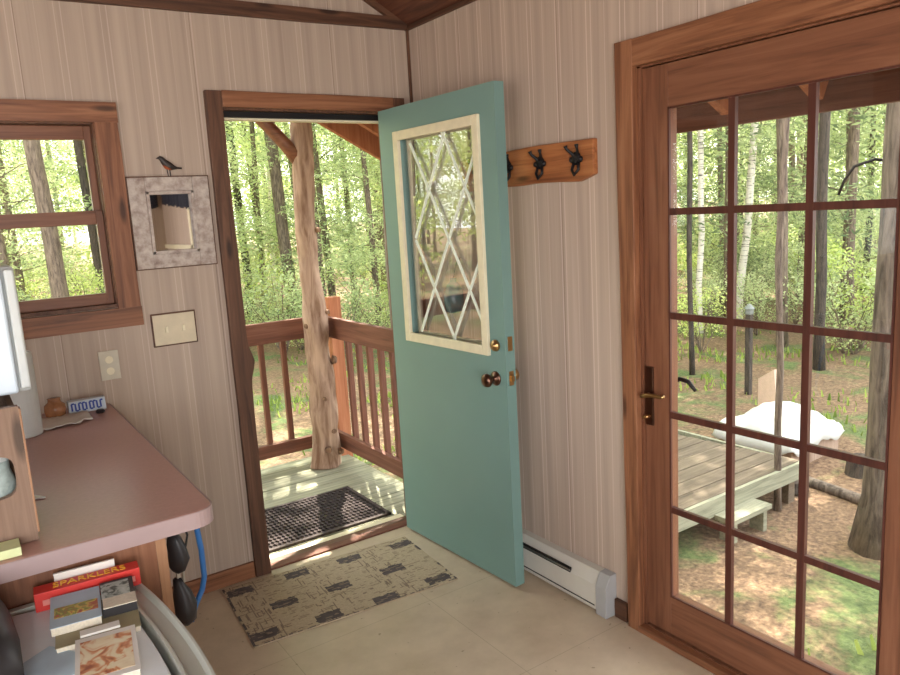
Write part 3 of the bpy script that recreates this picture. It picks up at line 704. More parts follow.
# red sparkler carton
def rbox(mb, c, sx, sy, z0, z1, a, mi=0):
    ca, sa = math.cos(a), math.sin(a)
    P = [(c[0]+x*ca-y*sa, c[1]+x*sa+y*ca, z0) for x, y in ((-sx/2, -sy/2), (sx/2, -sy/2), (sx/2, sy/2), (-sx/2, sy/2))]
    return mb.prism(P, (0, 0, z1-z0), mi)
t = thing('sparkler_box', 'long red box with yellow lettering lying at the back of the tote', 'box', (-1.79, -1.405, Z))
rbox(MB(), (-1.79, -1.412), .205, .042, Z, Z+.040, -.08).build('carton', W['red'], t, bevel=.001)
rbox(MB(), (-1.79, -1.4345), .18, .001, Z+.012, Z+.024, -.08).build('front_stripe', W['pinkc'], t)
fc = bpy.data.curves.new('lettering', 'FONT'); fc.body = 'SPARKLERS'; fc.size = .034; fc.extrude = .0006; fc.align_x = 'CENTER'; fc.align_y = 'CENTER'
tmp = bpy.data.objects.new('tmp', fc); C.objects.link(tmp); dg = bpy.context.evaluated_depsgraph_get(); dg.update()
tm = bpy.data.meshes.new_from_object(tmp.evaluated_get(dg)); bpy.data.objects.remove(tmp)
tm.materials.clear(); tm.materials.append(W['yellow']); lo = bpy.data.objects.new('lettering', tm); C.objects.link(lo); lo.parent = t
lo.location = Vector((-1.785, -1.411, Z+.0405))-t.location; lo.rotation_euler = (0, 0, -.08); lo.scale = (.86, .95, 1)
o = rbox(MB(), (-1.79, -1.382), .12, .006, Z, Z+.054, -.08).build('white_card', W['paper']); tag(o, 'white card standing behind the red box', 'card')
# booklets
def booklet(name, label, c, sx, sy, z0, z1, a, cover, pict=None, ps=(.8, .6), po=(0, 0), cat='booklet'):
    t = thing(name, label, cat, (c[0], c[1], z0))
    rbox(MB(), c, sx-.004, sy-.004, z0, z1-.001, a).build('pages', W['pages'], t)
    rbox(MB(), c, sx, sy, z1-.001, z1, a).build('cover', cover, t)
    if pict:
        cc = (c[0]+po[0], c[1]+po[1]); rbox(MB(), cc, sx*ps[0], sy*ps[1], z1, z1+.0006, a).build('picture', pict, t)
    return t
booklet('booklet', 'olive booklet at the bottom of the stack on the tote', (-1.795, -1.545), .15, .18, Z, Z+.012, -.12, W['olive'])
booklet('booklet', 'pale blue booklet with a flower picture on the tote', (-1.828, -1.513), .092, .14, Z+.0125, Z+.03, -.12, W['skyb'], W['flowers'], (.86, .32), (.0, -.01))
t = thing('card_box', 'small black-edged box with a grey sketch on its lid', 'box', (-1.743, -1.485, Z+.013))
rbox(MB(), (-1.748, -1.512), .064, .12, Z+.0125, Z+.034, -.12).build('case', W['blackp'], t)
rbox(MB(), (-1.750, -1.498), .054, .07, Z+.034, Z+.0348, -.12).build('picture', W['sketch'], t)
rbox(MB(), (-1.752, -1.556), .062, .045, Z+.034, Z+.0355, -.12).build('label_card', W['pages'], t)
o = rbox(MB(), (-1.80, -1.61), .07, .022, Z+.0125, Z+.017, -.1).build('folded_paper', W['paper']); tag(o, 'narrow white folded paper between the booklets on the tote', 'paper')
booklet('booklet', 'cream booklet with orange figures on its cover at the front of the tote', (-1.805, -1.71), .105, .165, Z, Z+.014, -.14, W['paper'], W['figures'], (.84, .8), (0, .0))
o = rbox(MB(), (-1.89, -1.66), .09, .12, Z, Z+.002, .6).build('paper_sheet', W['skyb']); tag(o, 'loose pale sheet lying on the tote left of the booklets', 'paper')

# ------------------------------------------------------------------ rear of the room (corner seen only in the mirror)
t = thing('window_valance', 'dark navy cloth valance hanging near the rear corner, seen in the mirror', 'curtain', (-.04, -4.3, 2.0))
b = MB(); vs = []; fs = []; n = 60
for i in range(n+1):
    y = -3.55-1.3*i/n; x = -.035+.012*math.sin(i*1.3)
    vs += [(x, y, 2.2), (x, y, 1.70+.10*(i/n)+.01*math.sin(i*.9))]
for i in range(n): fs.append((2*i, 2*i+1, 2*i+3, 2*i+2))
for i in range(31):
    x = -.05-.03*i; y = YR+.04+.012*math.sin(i*1.3); vs += [(x, y, 2.2), (x, y, 1.78-.02*math.sin(i*.7))]
for i in range(30): k = 2*(n+1)+2*i; fs.append((k, k+1, k+3, k+2))
b.add(vs, fs); o = b.build('cloth', W['navy'], t, smooth=True); md = o.modifiers.new('th', 'SOLIDIFY'); md.thickness = .004
MB().tube([(-.035, -3.5, 2.2), (-.035, -4.9, 2.2)], .012).build('rod', W['casing_y'], t)
struct('trim_16', MB().box((-.02, -3.95, 0), (-.001, -4.02, 1.75)), W['cream']); struct('trim_17', MB().box((-.02, -3.4, 1.35), (-.001, YR, 1.39)), W['cream'])
for nm, (xa, xb, ya, yb) in {'added_window_2': (-3.9, -1.6, YR-.08, YR-.05)}.items():
    w2 = tag(bpy.data.objects.new(nm, None), kind='structure'); C.objects.link(w2); w2.location = (-2.4, YR, .9)  # unseen window, added and sized to let the rear fill light in
    b = MB()
    for x in (-3.9, -2.78, -1.65): b.box((x, YR-.1, .25), (x+.05, YR-.02, 2.15))
    b.box((-3.85, YR-.1, .25), (-1.65, YR-.02, .3)); b.box((-3.85, YR-.1, 2.1), (-1.65, YR-.02, 2.15)); b.build('window_frame', W['red_x'], w2)
w3 = tag(bpy.data.objects.new('added_window_3', None), kind='structure'); C.objects.link(w3); w3.location = (XL, -3.1, .9)  # unseen window, added as an opening for the left fill light
b = MB()
for y in (-4.3, -3.12, -1.95): b.box((XL-.1, y, .4), (XL-.02, y+.05, 2.1))
b.box((XL-.1, -4.3, .4), (XL-.02, -1.9, .45)); b.box((XL-.1, -4.3, 2.05), (XL-.02, -1.9, 2.1)); b.build('window_frame', W['red_y'], w3)

# ------------------------------------------------------------------ porch
b = MB(); y = .125; rnd = random.Random(3)
struct_deck = MB()
while y < 1.52:
    struct_deck.box((-3.2, y, -.088), (.17, y+.136, -.05+rnd.uniform(-.0015, .0015))); y += .141
struct_deck.box((-3.2, .13, -.25), (.13, .17, -.09)); struct_deck.box((-3.2, 1.46, -.25), (.15, 1.5, -.09)); struct_deck.box((.1, .13, -.25), (.14, 1.5, -.09))
struct('porch_deck', struct_deck, W['deck'], bevel=.002)
b = MB()
for x in (-3.1, -1.6, .08):
    for yy in (.2, 1.43): b.box((x-.06, yy-.06, -.95), (x+.06, yy+.06, -.25))
struct('porch_piers', b, W['bark'])
b = MB().box((XL, .12, -1.0), (.12, .16, -.1)); b.box((.08, .12, -1.0), (.12, YR, -.1)); struct('foundation_wall', b, W['platform'])
t = thing('porch_log_post', 'knotty peeled log post holding up the porch corner', 'post', (-.04, 1.28, -.05))
cs = [(-.05, -.05, .092), (-.046, .0, .088), (-.036, .12, .092), (-.03, .3, .084), (-.026, .5, .079), (-.03, .75, .083), (-.033, .986, .078), (-.042, 1.2, .067), (-.045, 1.327, .063), (-.045, 1.5, .07), (-.041, 1.69, .064), (-.025, 1.95, .07), (-.009, 2.185, .064), (0, 2.30, .06)]
b = MB(); pts = []; rad = []
for i in range(len(cs)-1):
    for k in range(6):
        f = k/6; a, c = cs[i], cs[i+1]; pts.append((a[0]+(c[0]-a[0])*f, 1.28, a[1]+(c[1]-a[1])*f)); rad.append(a[2]+(c[2]-a[2])*f)
pts.append((0, 1.28, 2.355)); rad.append(.06)
b.tube(pts, rad, 24, wob=.32, seed=2)
b.build('log', W['log'], t, smooth=True)
kw = bark_mat('knot_wood', (92, 66, 50), (160, 128, 102))
def knotm(p, d, r): MB().lathe(p, [(r*1.3, -.01), (r, .012), (r*.75, .018), (r*.5, .014)], 12, d).build('knot', kw, t, smooth=True)
for p, d, r in (((-.06, 1.19, .08), (-.3, -1, 0), .02), ((.03, 1.2, .05), (.4, -1, 0), .018), ((-.01, 1.195, .2), (.1, -1, .1), .016), ((.05, 1.23, .66), (1, -.8, 0), .024), ((-.105, 1.25, .9), (-1, -.3, .3), .016), ((.02, 1.215, .98), (.6, -1, 0), .015), ((.01, 1.215, 1.5), (.5, -1, 0), .014), ((-.05, 1.2, .42), (-.1, -1, 0), .012)): knotm(p, d, r)
o = MB().tube([(-.045, 1.28, 1.93), (-.13, 1.28, 2.03), (-.22, 1.28, 2.13), (-.45, 1.28, 2.36)], [.052, .044, .042, .042], 14, wob=.15, seed=5).build('porch_brace', W['red_x'], smooth=True)
tag(o, 'diagonal round brace leaning from the log post up to the left', 'brace')
o = MB().bar((-3.3, 1.28, 2.56), (.12, 1.28, 2.36), .12, .02).build('porch_beam', W['red_x']); C.objects.unlink(o)
b = MB().box((-3.3, 1.22, 2.36), (.08, 1.34, 2.46)); o = b.build('porch_beam', W['red_x']); tag(o, 'horizontal beam over the log post of the porch', 'beam')
# railings
t = thing('porch_railing', 'brown wooden railing along the front of the porch left of the log post', 'railing', (-1.5, 1.42, -.05))
MB().box((-3.1, 1.40, .80), (.08, 1.44, .935)).build('top_rail', W['rail_x'], t, bevel=.004)
MB().box((-3.1, 1.40, .05), (.08, 1.44, .135)).build('bottom_rail', W['rail_x'], t, bevel=.004)
x = -.201
while x > -1.45: MB().box((x-.016, 1.44, .05), (x+.016, 1.472, .90)).build('baluster', W['rail_z'], t); x -= .150
t = thing('porch_railing', 'brown wooden railing along the right side of the porch behind the teal door', 'railing', (.1, .8, -.05))
MB().box((.07, .13, .795), (.105, 1.42, .93)).build('top_rail', W['rail_y'], t, bevel=.004)
MB().box((.07, .13, .05), (.105, 1.42, .15)).build('bottom_rail', W['rail_y'], t, bevel=.004)
y = 1.145
while y > .2: MB().box((.105, y-.016, .05), (.137, y+.016, .90)).build('baluster', W['rail_z'], t); y -= .142
b = MB().box((.12, 1.385, -.3), (.205, 1.47, 1.045)); b.prism([(.12, 1.385, 1.045), (.205, 1.385, 1.045), (.205, 1.47, 1.045), (.12, 1.47, 1.045)], (0, 0, .001))
o = b.build('newel_post', W['orange'], bevel=.006); tag(o, 'square orange wooden post at the railing corner behind the log', 'post')
# eave: fascia and rafter tails
o = MB().box((.765, EY, 1.85), (.795, YR-.3, 2.10)); struct('eave_fascia', o, W['rail_y'])
yy = 1.43
b0 = None
while yy > -3.2:
    b = MB().bar((.125, yy, ZE-SL*.125-.08), (.745, yy, ZE-SL*.745-.08), .04, .135); o = b.build('rafter_tail', W['orange'])
    tag(o, 'orange rafter tail under the eave outside the french door', 'rafter', 'rafter tails under the eave'); yy -= .378

# ------------------------------------------------------------------ ground
def gz(x, y):
    d = math.hypot(x, y); return -.74 + .05*noise.noise(Vector((x*.5, y*.5, 0))) + .02*noise.noise(Vector((x*2, y*2, 4))) + max(0, d-9)*.03 - .0
b = MB(); vs = []; fs = []
def axis(lo, hi, f): return [lo+(hi-lo)*i/f for i in range(f+1)]
xs = axis(-30, -6, 12)+axis(-5, 9, 70)+axis(10, 60, 24); ys_ = axis(-14, -5, 8)+axis(-4.5, 9, 68)+axis(10, 60, 24)
for y in ys_:
    for x in xs: vs.append((x, y, gz(x, y)))
n = len(xs)
for j in range(len(ys_)-1):
    for i in range(n-1): k = j*n+i; fs.append((k, k+1, k+n+1, k+n))
struct('ground', b.add(vs, fs), W['ground'], smooth=True)
# grass and weeds: stuff
b = MB(); rnd = random.Random(11)
for _ in range(9000):
    if rnd.random() < .6: x, y = rnd.uniform(.9, 9), rnd.uniform(-2.6, 6)
    else: x, y = rnd.uniform(-3, 8), rnd.uniform(1.7, 11)
    if noise.noise(Vector((x*.8, y*.8, 2))) < .02 or (1.6 < x < 4.9 and -.2 < y < 2.2): continue
    z = gz(x, y); a = rnd.uniform(0, PI); h = rnd.uniform(.03, .09); w_ = rnd.uniform(.008, .02); dx, dy = math.cos(a)*w_, math.sin(a)*w_
    lx, ly = rnd.uniform(-.03, .03), rnd.uniform(-.03, .03)
    b.add([(x-dx, y-dy, z-.005), (x+dx, y+dy, z-.005), (x+dx*.6+lx, y+dy*.6+ly, z+h), (x-dx*.3+lx, y-dy*.3+ly, z+h*1.1)], [(0, 1, 2, 3)])
tag(b.build('grass', W['grass']), 'short green grass and weeds on the brown leaf litter', 'grass', kind='stuff')

# ------------------------------------------------------------------ trees
def leaves(mb, c, r, n, rnd, ls, slim=1.0, flat=.6):
    for _ in range(n):
        while True:
            p = Vector((rnd.uniform(-1, 1), rnd.uniform(-1, 1), rnd.uniform(-1, 1)))
            if p.length < 1: break
        p = Vector((p.x*r, p.y*r, p.z*r*flat)) + c
        a = Vector((rnd.gauss(0, 1), rnd.gauss(0, 1), rnd.gauss(0, .6))).normalized(); q = a.orthogonal().normalized()
        q = (Matrix.Rotation(rnd.uniform(0, 6.28), 3, a) @ q); s = ls*rnd.uniform(.6, 1.3)
        mb.add([p, p+a*s*.5+q*s*.28*slim, p+a*s, p+a*s*.5-q*s*.28*slim], [(0, 1, 2, 3)])
def trunk_mb(h, r, seed, lean=.25, flare=1.3, br=10, brlow=.12):
    rnd = random.Random(seed); b = MB(); lx, ly = rnd.uniform(-lean, lean), rnd.uniform(-lean, lean); pts = []; rad = []
    for i in range(15):
        f = i/14; pts.append(Vector((lx*f+.05*nz(f, seed, 5), ly*f+.05*nz(f, seed+3, 5), -.15+h*f))); rad.append(r*(1-.75*f)*(flare if i == 0 else 1))
    b.tube(pts, rad, 10, wob=.15, seed=seed)
    tips = []
    for k in range(br):
        f = brlow+(1-brlow)*(k+.5)/br; i = min(13, int(f*14)); p = pts[i].lerp(pts[i+1], f*14-i) if i < 14 else pts[14]
        a = rnd.uniform(0, 6.28); L = rnd.uniform(.7, 1.7)*(1.15-f*.7); q = p+Vector((math.cos(a)*L, math.sin(a)*L, rnd.uniform(-.1, .5)*L)); m = p.lerp(q, .5)+Vector((0, 0, .08*L))
        b.tube([p, m, q], [r*.16, r*.1, r*.04], 5); tips += [m, q]
    return b, tips, pts
protos = []
def make_proto(kind, seed):
    rnd = random.Random(seed); h = rnd.uniform(11, 14)
    mt_, lf, ls, slim = {'pine': ('bark', 'needle', .12, .45), 'maple': ('bark_dark', 'leaf', .10, 1.1), 'young': ('bark', 'lime', .09, 1.1), 'birch': ('birch', 'leaf', .09, 1.1)}[kind]
    r = {'pine': .09, 'maple': .075, 'young': .035, 'birch': .05}[kind]
    if kind == 'young': h = 7
    tb, tips, pts = trunk_mb(h, r, seed, .35 if kind != 'birch' else .9, br=26 if kind == 'pine' else 18, brlow=.1 if kind in ('pine', 'young') else .2)
    cb = MB()
    for p in tips: leaves(cb, p, rnd.uniform(.5, .95), 230 if kind != 'young' else 150, rnd, ls, slim, .5)
    root = thing('%s_tree' % {'pine': 'pine', 'maple': 'maple', 'young': 'young', 'birch': 'birch'}[kind], '', 'tree'); del_empty = root
    tb.build('trunk', W[mt_], root, smooth=True); cb.build('crown', W[lf], root)
    return root
KL = {'pine': 'pine with grey bark and layered boughs standing in the woods', 'maple': 'dark-barked leafy tree standing in the woods', 'young': 'thin young tree with lime green leaves in the woods', 'birch': 'white-barked birch standing in the woods'}
pr = [('pine', make_proto('pine', 1)), ('pine', make_proto('pine', 2)), ('maple', make_proto('maple', 3)), ('maple', make_proto('maple', 4)), ('young', make_proto('young', 5)), ('birch', make_proto('birch', 6)), ('maple', make_proto('maple', 8))]
used = set()
def place(i, x, y, s=1.0, rz=None, label=None, group=True):
    kind, root = pr[i]
    o = root if i not in used else copy_tree(root); used.add(i)
    o.location = (x, y, gz(x, y)-.05); o.rotation_euler = (0, 0, rnd.uniform(0, 6.28) if rz is None else rz); o.scale = (s, s, s)
    tag(o, label or KL[kind], 'tree')
    if group and not label: o['group'] = {'pine': 'pines in the woods', 'maple': 'dark leafy trees in the woods', 'young': 'young trees in the woods', 'birch': 'birches in the woods'}[kind]
    elif 'group' in o: del o['group']
    return o
CAM = Vector((-1.9485, -3.1036)); rnd = random.Random(21)
def polar(az, d): a = math.radians(az); return CAM.x+math.sin(a)*d, CAM.y+math.cos(a)*d
# a few placed trunks that the photograph shows
placed = []
taken = []
def far_enough(x, y, m): return all((x-a)**2+(y-b_)**2 > m*m for a, b_ in taken)
cnt = 0
for ring, (d0, d1, num) in enumerate(((12, 16, 16), (16, 22, 36), (22, 30, 52), (30, 42, 56))):
    k = 0; tries = 0
    while k < num and tries < 3000:
        tries += 1
        az = (rnd.uniform(-2, 34) if rnd.random() < .5 else rnd.uniform(46, 72)) if rnd.random() < .84 else rnd.uniform(-60, -2); d = math.sqrt(rnd.uniform(d0*d0, d1*d1)); x, y = polar(az, d)
        if not far_enough(x, y, 1.5 + ring*.3): continue
        if x < 3 and y < 4.5: continue
        if d < 19 and any(abs(az-q) < 1.3 for q in (5.8, 8.3, 10.3, 21.5, 52.5, 57, 58, 61)): continue
        taken.append((x, y)); i = rnd.choice([0, 0, 1, 1, 2, 3, 6, 4, 4, 5]); place(i, x, y, rnd.uniform(.8, 1.15)); k += 1
for az, d, sc_f in ((50.8, 17, .8), (54.6, 16, .75), (56.6, 20, .85), (59.6, 16.5, .8), (62.6, 15, .75), (64.6, 18, .8), (12.6, 15, .8), (16.6, 14, .75), (19.9, 17, .8), (24.4, 15, .8), (26.8, 17, .85), (28.5, 14, .75), (4.2, 16, .8)):
    x, y = polar(az, d); place(rnd.choice([0, 1]), x, y, sc_f)
# understory shrubs
def shrub_proto(seed, mat):
    r2 = random.Random(seed); root = thing('forest_shrub', '', 'shrub'); b = MB(); c = MB()
    for k in range(9):
        a = r2.uniform(0, 6.28); L = r2.uniform(.3, .8); q = Vector((math.cos(a)*L, math.sin(a)*L, r2.uniform(.5, 1.4)))
        b.tube([(0, 0, -.05), q*.5+Vector((0, 0, .1)), q], [.012, .008, .004], 5); leaves(c, q, .38, 150, r2, .06, .9, .7); leaves(c, q*.55, .28, 60, r2, .055, .9, .7)
    b.build('stems', W['bark'], root); c.build('foliage', W[mat], root); return root
sp_ = [shrub_proto(31, 'leaf'), shrub_proto(32, 'lime'), shrub_proto(33, 'needle')]; su = set()
for k in range(140):
    az = rnd.uniform(2, 34) if k % 5 < 2 else rnd.uniform(47, 70); d = rnd.uniform(11.5, 28); x, y = polar(az, d)
    if x < 3 and y < 4: continue
    i = rnd.randrange(3); o = sp_[i] if i not in su else copy_tree(sp_[i]); su.add(i)
    o.location = (x, y, gz(x, y)); s = rnd.uniform(.5, 1.05); o.scale = (s, s, s); o.rotation_euler = (0, 0, rnd.uniform(0, 6.28))
    tag(o, 'leafy green shrub in the undergrowth of the woods', 'shrub', 'undergrowth shrubs')
# singled-out trunks without low foliage
def lone(name, label, base, top, r0, r1, mat, flare=1.25, branches=(), h=9, cat='tree', wob=.12):
    bx, by = base; z0 = gz(bx, by)-.08; t = thing(name, label, cat, (bx, by, z0)); n = 18; pts = []; rad = []
    for i in range(n+1):
        f = i/n; pts.append((bx+(top[0]-bx)*f+.03*nz(f*3, bx), by+(top[1]-by)*f+.03*nz(f*3, by), z0+h*f)); rad.append((r0+(r1-r0)*f)*(1+(flare-1)*math.exp(-f*h/.14)))
    MB().tube(pts, rad, 18, wob=wob, seed=bx).build('trunk', W[mat], t, smooth=True)
    for p, q in branches:
        MB().tube([p, tuple((p[i]+q[i])/2+(.05 if i == 2 else 0) for i in range(3)), q], [.012, .008, .004], 6).build('branch', W[mat], t)
    rr = random.Random(int(bx*10)); c = MB()
    for _ in range(14): leaves(c, Vector((top[0]+rr.uniform(-1.4, 1.4), top[1]+rr.uniform(-1.4, 1.4), z0+h-.3+rr.uniform(-1.6, .8))), .7, 90, rr, .12)
    c.build('crown', W['leaf'], t); return t
lone('big_tree', 'thick grey-barked trunk close outside the right end of the french door', (2.81, -.91), (2.93, -.98), .115, .10, 'bigbark', 1.7, h=8)
lone('thin_tree', 'slender bare trunk rising close to the deck outside the french door', (2.90, -.10), (2.98, -.12), .025, .02, 'bark', 1.2, h=7)
def at(az, d): return polar(az, d)
lone('pine_tree', 'thin dark trunk seen in the left column of the french door panes', at(52.3, 10), at(52.2, 10), .034, .03, 'bark_dark', h=10)
lone('birch_tree', 'straight white birch beside the dark trunk in the left pane column', at(52.95, 13), at(53.1, 13), .05, .04, 'birch', h=8)
lone('birch_tree', 'white birch leaning right in the middle pane column', at(55.6, 14), at(58.2, 14), .07, .05, 'birch', h=9)
lone('pine_tree', 'brown trunk behind the covered tub in the middle pane column', at(58.6, 12), at(57.6, 12), .075, .06, 'bark', h=11)
lone('pine_tree', 'dark knotted trunk at the left of the right pane column', at(61.0, 10.5), at(60.8, 10.5), .065, .05, 'bark_dark', h=11)
lone('pine_tree', 'grey trunk seen between the doorway jamb and the log post', at(22.0, 15), at(20.9, 15), .12, .09, 'bark', h=12)
lone('pine_tree', 'darker narrow trunk at the far left through the doorway', at(18.9, 18), at(18.4, 18), .09, .07, 'bark_dark', h=12)
lone('pine_tree', 'thick trunk at the left of the back window view', at(6.6, 12), at(4.8, 12), .115, .09, 'bark', h=10)
lone('pine_tree', 'thick trunk at the right of the back window view', at(11.4, 13), at(10.2, 13), .10, .08, 'bark', h=10)
lone('pine_tree', 'narrow trunk in the middle of the back window view', at(9.0, 15), at(8.0, 15), .075, .06, 'bark_dark', h=11)

# tall shade trees close to the cabin: high crowns over the yard and the porch
for q, (bx, by) in enumerate(((4.6, 3.6), (2.7, 3.1), (3.1, 5.6), (6.6, 5.4), (5.2, 7.6), (7.6, 7.0), (9.6, 8.2))):
    rr = random.Random(50+q); t = thing('maple_tree', 'tall tree near the cabin whose high crown shades the yard', 'tree', (bx, by, gz(bx, by)-.08), 'tall shade trees by the cabin'); h = 10.5
    MB().tube([(bx+.15*nz(f*2, q), by+.15*nz(f*2, q+9), gz(bx, by)-.08+h*f) for f in [i/12 for i in range(13)]], [.16*(1-.5*i/12) for i in range(13)], 12, wob=.12).build('trunk', W['bark'], t, smooth=True)
    c = MB()
    for _ in range(60):
        a = rr.uniform(0, 6.28); d = 2.6*math.sqrt(rr.random()); leaves(c, Vector((bx+d*math.cos(a), by+d*math.sin(a), rr.uniform(5.6, 10))), rr.uniform(.5, .9), 150, rr, .13)
    c.build('crown', W['leaf'], t)
# curved iron plant hook fixed to the big trunk
o = MB().tube([(3.0, -.94, 1.60), (2.95, -.86, 1.70), (2.85, -.76, 1.735), (2.8, -.66, 1.70), (2.8, -.6, 1.62), (2.8, -.565, 1.53)], [.012, .011, .01, .01, .009, .009], 8).build('plant_hook', W['black'], smooth=True)
tag(o, 'arched dark hook reaching left from the big trunk', 'hook')

# ------------------------------------------------------------------ yard things beyond the french door
t = thing('garden_platform', 'low weathered plank platform on the ground beyond the french door', 'platform', (2.4, .7, -.75))
b = MB(); n = 11
for k in range(n):
    y0 = -.12+.155*k; b.box((1.25, y0, -.485), (3.2-.02*k, y0+.147, -.45))
b.build('planks', W['platform'], t, bevel=.002)
b = MB().box((3.17, -.13, -.56), (3.2, 1.58, -.452)); b.box((1.25, -.15, -.58), (3.2, -.12, -.455)); b.build('edge_board', W['deck'], t)
b = MB()
for x, y in ((1.35, -.08), (3.1, -.08), (1.35, 1.5), (2.9, 1.5)): b.box((x-.04, y-.04, -.8), (x+.04, y+.04, -.485))
b.build('posts', W['platform'], t)
t = thing('garden_step', 'small pale wooden step at the corner of the plank platform', 'step', (2.3, -.3, -.75))
MB().box((2.12, -.30, -.60), (2.56, -.15, -.565)).build('tread', W['deck'], t, bevel=.003)
b = MB().box((2.15, -.28, -.76), (2.19, -.17, -.60)); b.box((2.49, -.28, -.76), (2.53, -.17, -.60)); b.build('supports', W['deck'], t)
t = thing('covered_tub', 'wooden-skirted tub under a bunched white tarp beyond the platform', 'tub', (4.05, .55, -.8))
b = MB(); b.box((3.66, .22, -.85), (4.40, .92, -.50)); b.build('skirt', wood('tub_skirt', (130, 106, 88), (176, 150, 130), (194, 170, 150), 'z', .8, knots=False), t)
vs = []; fs = []; n = 36; b = MB(); tmz = random.Random(4)
for j in range(n+1):
    for i in range(n+1):
        u, v = i/n*2-1, j/n*2-1; e = max(abs(u), abs(v)); x = 4.02+.42*u; y = .57+.39*v
        z = -.44+.14*math.cos(min(1, math.hypot(u, v+.15))*PI/2) + .035*noise.noise(Vector((x*5, y*5, 1))) + .02*noise.noise(Vector((x*14, y*14, 1)))
        if e > .86: z -= .16*(e-.86)/.14*(1+.5*noise.noise(Vector((x*6, y*6, 3))))
        vs.append((x, y, z))
for j in range(n):
    for i in range(n): k = j*(n+1)+i; fs.append((k, k+1, k+n+2, k+n+1))
o = b.add(vs, fs).build('tarp', plain('white_tarp', (206, 204, 198), .6, var=.02), t, smooth=True); md = o.modifiers.new('th', 'SOLIDIFY'); md.thickness = .006
t = thing('folding_chair_back', 'pale pinkish board standing at the rear corner of the tarp', 'board', (4.25, .85, -.5))
MB().prism([(4.50, .86, -.8), (4.56, 1.12, -.8), (4.56, 1.12, -.25), (4.51, .92, -.12)], (.03, -.01, 0)).build('board', plain('pinkish_board', (206, 176, 156), .7), t)
t['label'] = 'pale pinkish board standing behind the white tarp'; t.name = 'board_panel'
t = thing('lantern_post', 'dark post with a small lantern cap behind the covered tub', 'lantern', (5.6, 2.0, -.8))
x, y = polar(56.35, 9.0); zt = .26; t.location = (x, y, -.8)
MB().box((x-.03, y-.03, -.8), (x+.03, y+.03, zt-.04)).build('pole', W['bark_dark'], t)
MB().lathe((x, y, zt-.05), [(.045, 0), (.05, .02), (.045, .06), (.065, .065), (.015, .12)], 8).build('lantern_cap', plain('grey_cap', (120, 124, 118), .5), t)
o = MB().tube([(3.52, .12, -.73), (3.48, -.2, -.73), (3.43, -.5, -.73), (3.35, -.9, -.73), (3.3, -1.4, -.73)], .045, 10, wob=.1).build('border_timber', W['bigbark'], smooth=True)
tag(o, 'dark grey timber lying along the ground behind the big trunk', 'timber')
t = thing('tree_stump', 'dark short stump behind the timber near the big trunk', 'stump', (4.0, -.18, -.75))
MB().lathe((4.0, -.18, -.78), [(.13, 0), (.115, .05), (.105, .16), (.095, .18)], 14).build('wood', W['bark_dark'], t, smooth=False)
o = MB().lathe((3.3, .0, -.76), [(.12, 0), (.13, .03), (.11, .1), (.07, .14), (.02, .15)], 12).build('dark_bucket', W['bark_dark']); tag(o, 'dark rounded mound beside the platform corner', 'stone'); o.name = 'garden_stone'

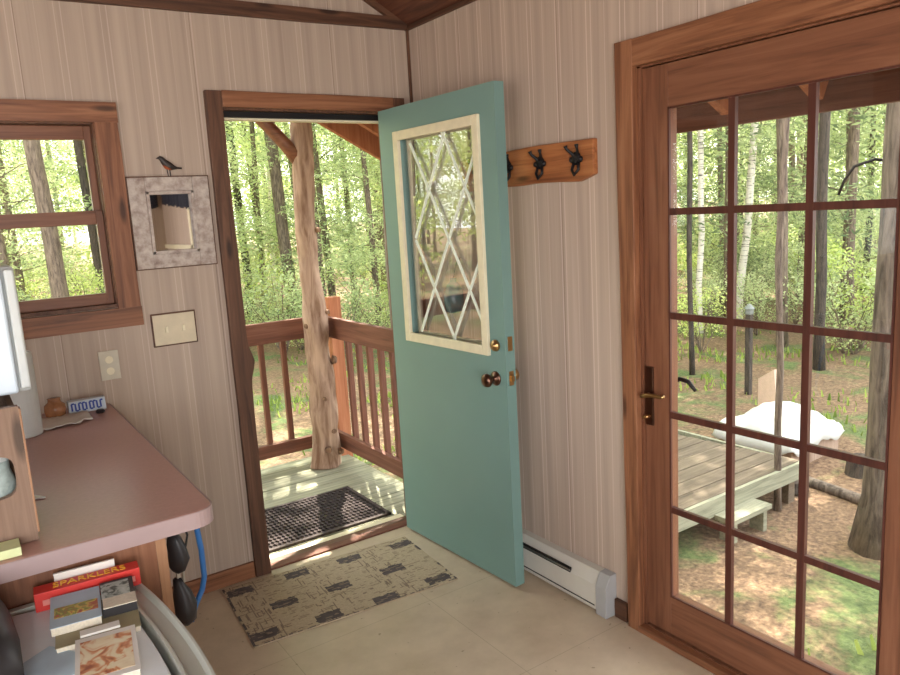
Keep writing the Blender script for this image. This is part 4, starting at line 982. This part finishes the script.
# ------------------------------------------------------------------ light
sc = bpy.context.scene
wd = bpy.data.worlds.new('sky'); sc.world = wd; wd.use_nodes = True; nt = wd.node_tree
sky = nt.nodes.new('ShaderNodeTexSky'); sky.sky_type = 'NISHITA'; sky.sun_disc = False; sky.sun_elevation = math.radians(52); sky.sun_rotation = math.radians(60)
sky.dust_density = 4; sky.air_density = 1.0; sky.ozone_density = .5
mixn = nt.nodes.new('ShaderNodeMix'); mixn.data_type = 'RGBA'; mixn.inputs[0].default_value = .55; mixn.inputs[7].default_value = (.9, .92, .9, 1)
sclv = nt.nodes.new('ShaderNodeMix'); sclv.data_type = 'RGBA'; sclv.blend_type = 'MULTIPLY'; sclv.inputs[0].default_value = 1; sclv.inputs[7].default_value = (.1, .1, .1, 1)
nt.links.new(sky.outputs[0], sclv.inputs[6]); nt.links.new(sclv.outputs[2], mixn.inputs[6])
bg = nt.nodes['Background']; nt.links.new(mixn.outputs[2], bg.inputs[0]); bg.inputs[1].default_value = 7.6
sun = bpy.data.objects.new('sun', bpy.data.lights.new('sun', 'SUN')); C.objects.link(sun)
sun.data.energy = 26; sun.data.angle = math.radians(.6); sun.data.color = (1, .93, .8)
dv = Vector((-.24, -.55, -.95)).normalized(); sun.rotation_euler = dv.to_track_quat('-Z', 'Y').to_euler()
def area(name, loc, direc, sx, sy, e, col=(1, .95, .9)):
    l = bpy.data.lights.new(name, 'AREA'); l.shape = 'RECTANGLE'; l.size = sx; l.size_y = sy; l.energy = e; l.color = col
    o = bpy.data.objects.new(name, l); C.objects.link(o); o.location = loc; o.rotation_euler = Vector(direc).to_track_quat('-Z', 'Y').to_euler(); return o
area('rear_fill_light', (-2.75, YR-.14, 1.2), (0, 1, 0), 2.2, 1.85, 112, (1, .99, 1))  # added fill light outside the rear opening, stands in for interior bounce
area('left_fill_light', (XL-.14, -3.1, 1.25), (1, 0, 0), 2.3, 1.65, 36, (1, .99, 1))  # added side fill light outside the left opening
# added pendant, out of view, gives fill light to the floor and counter
t = thing('fill_pendant', 'added round white pendant lamp for fill light, unseen behind the viewpoint', 'lamp', (-2.7, -4.3, 2.35))
MB().tube([(-2.7, -4.3, 2.47), (-2.7, -4.3, 3.28)], .006, 8).build('cord', W['black'], t)
MB().lathe((-2.7, -4.3, 2.35), [(.04, .16), (.05, .13), (.2, .02), (.21, 0), (.2, .0), (.05, .12)], 28).build('shade', W['cream'], t)
pl = bpy.data.objects.new('pendant_bulb', bpy.data.lights.new('pendant_bulb', 'POINT')); C.objects.link(pl); pl.location = (-2.7, -4.3, 2.25); pl.data.energy = 38; pl.data.shadow_soft_size = .09; pl.data.color = (1, .96, .9)
vs_ = sc.view_settings; vs_.view_transform = 'Standard'; vs_.look = 'None'; vs_.gamma = 1; vs_.exposure = .0; vs_.use_curve_mapping = False
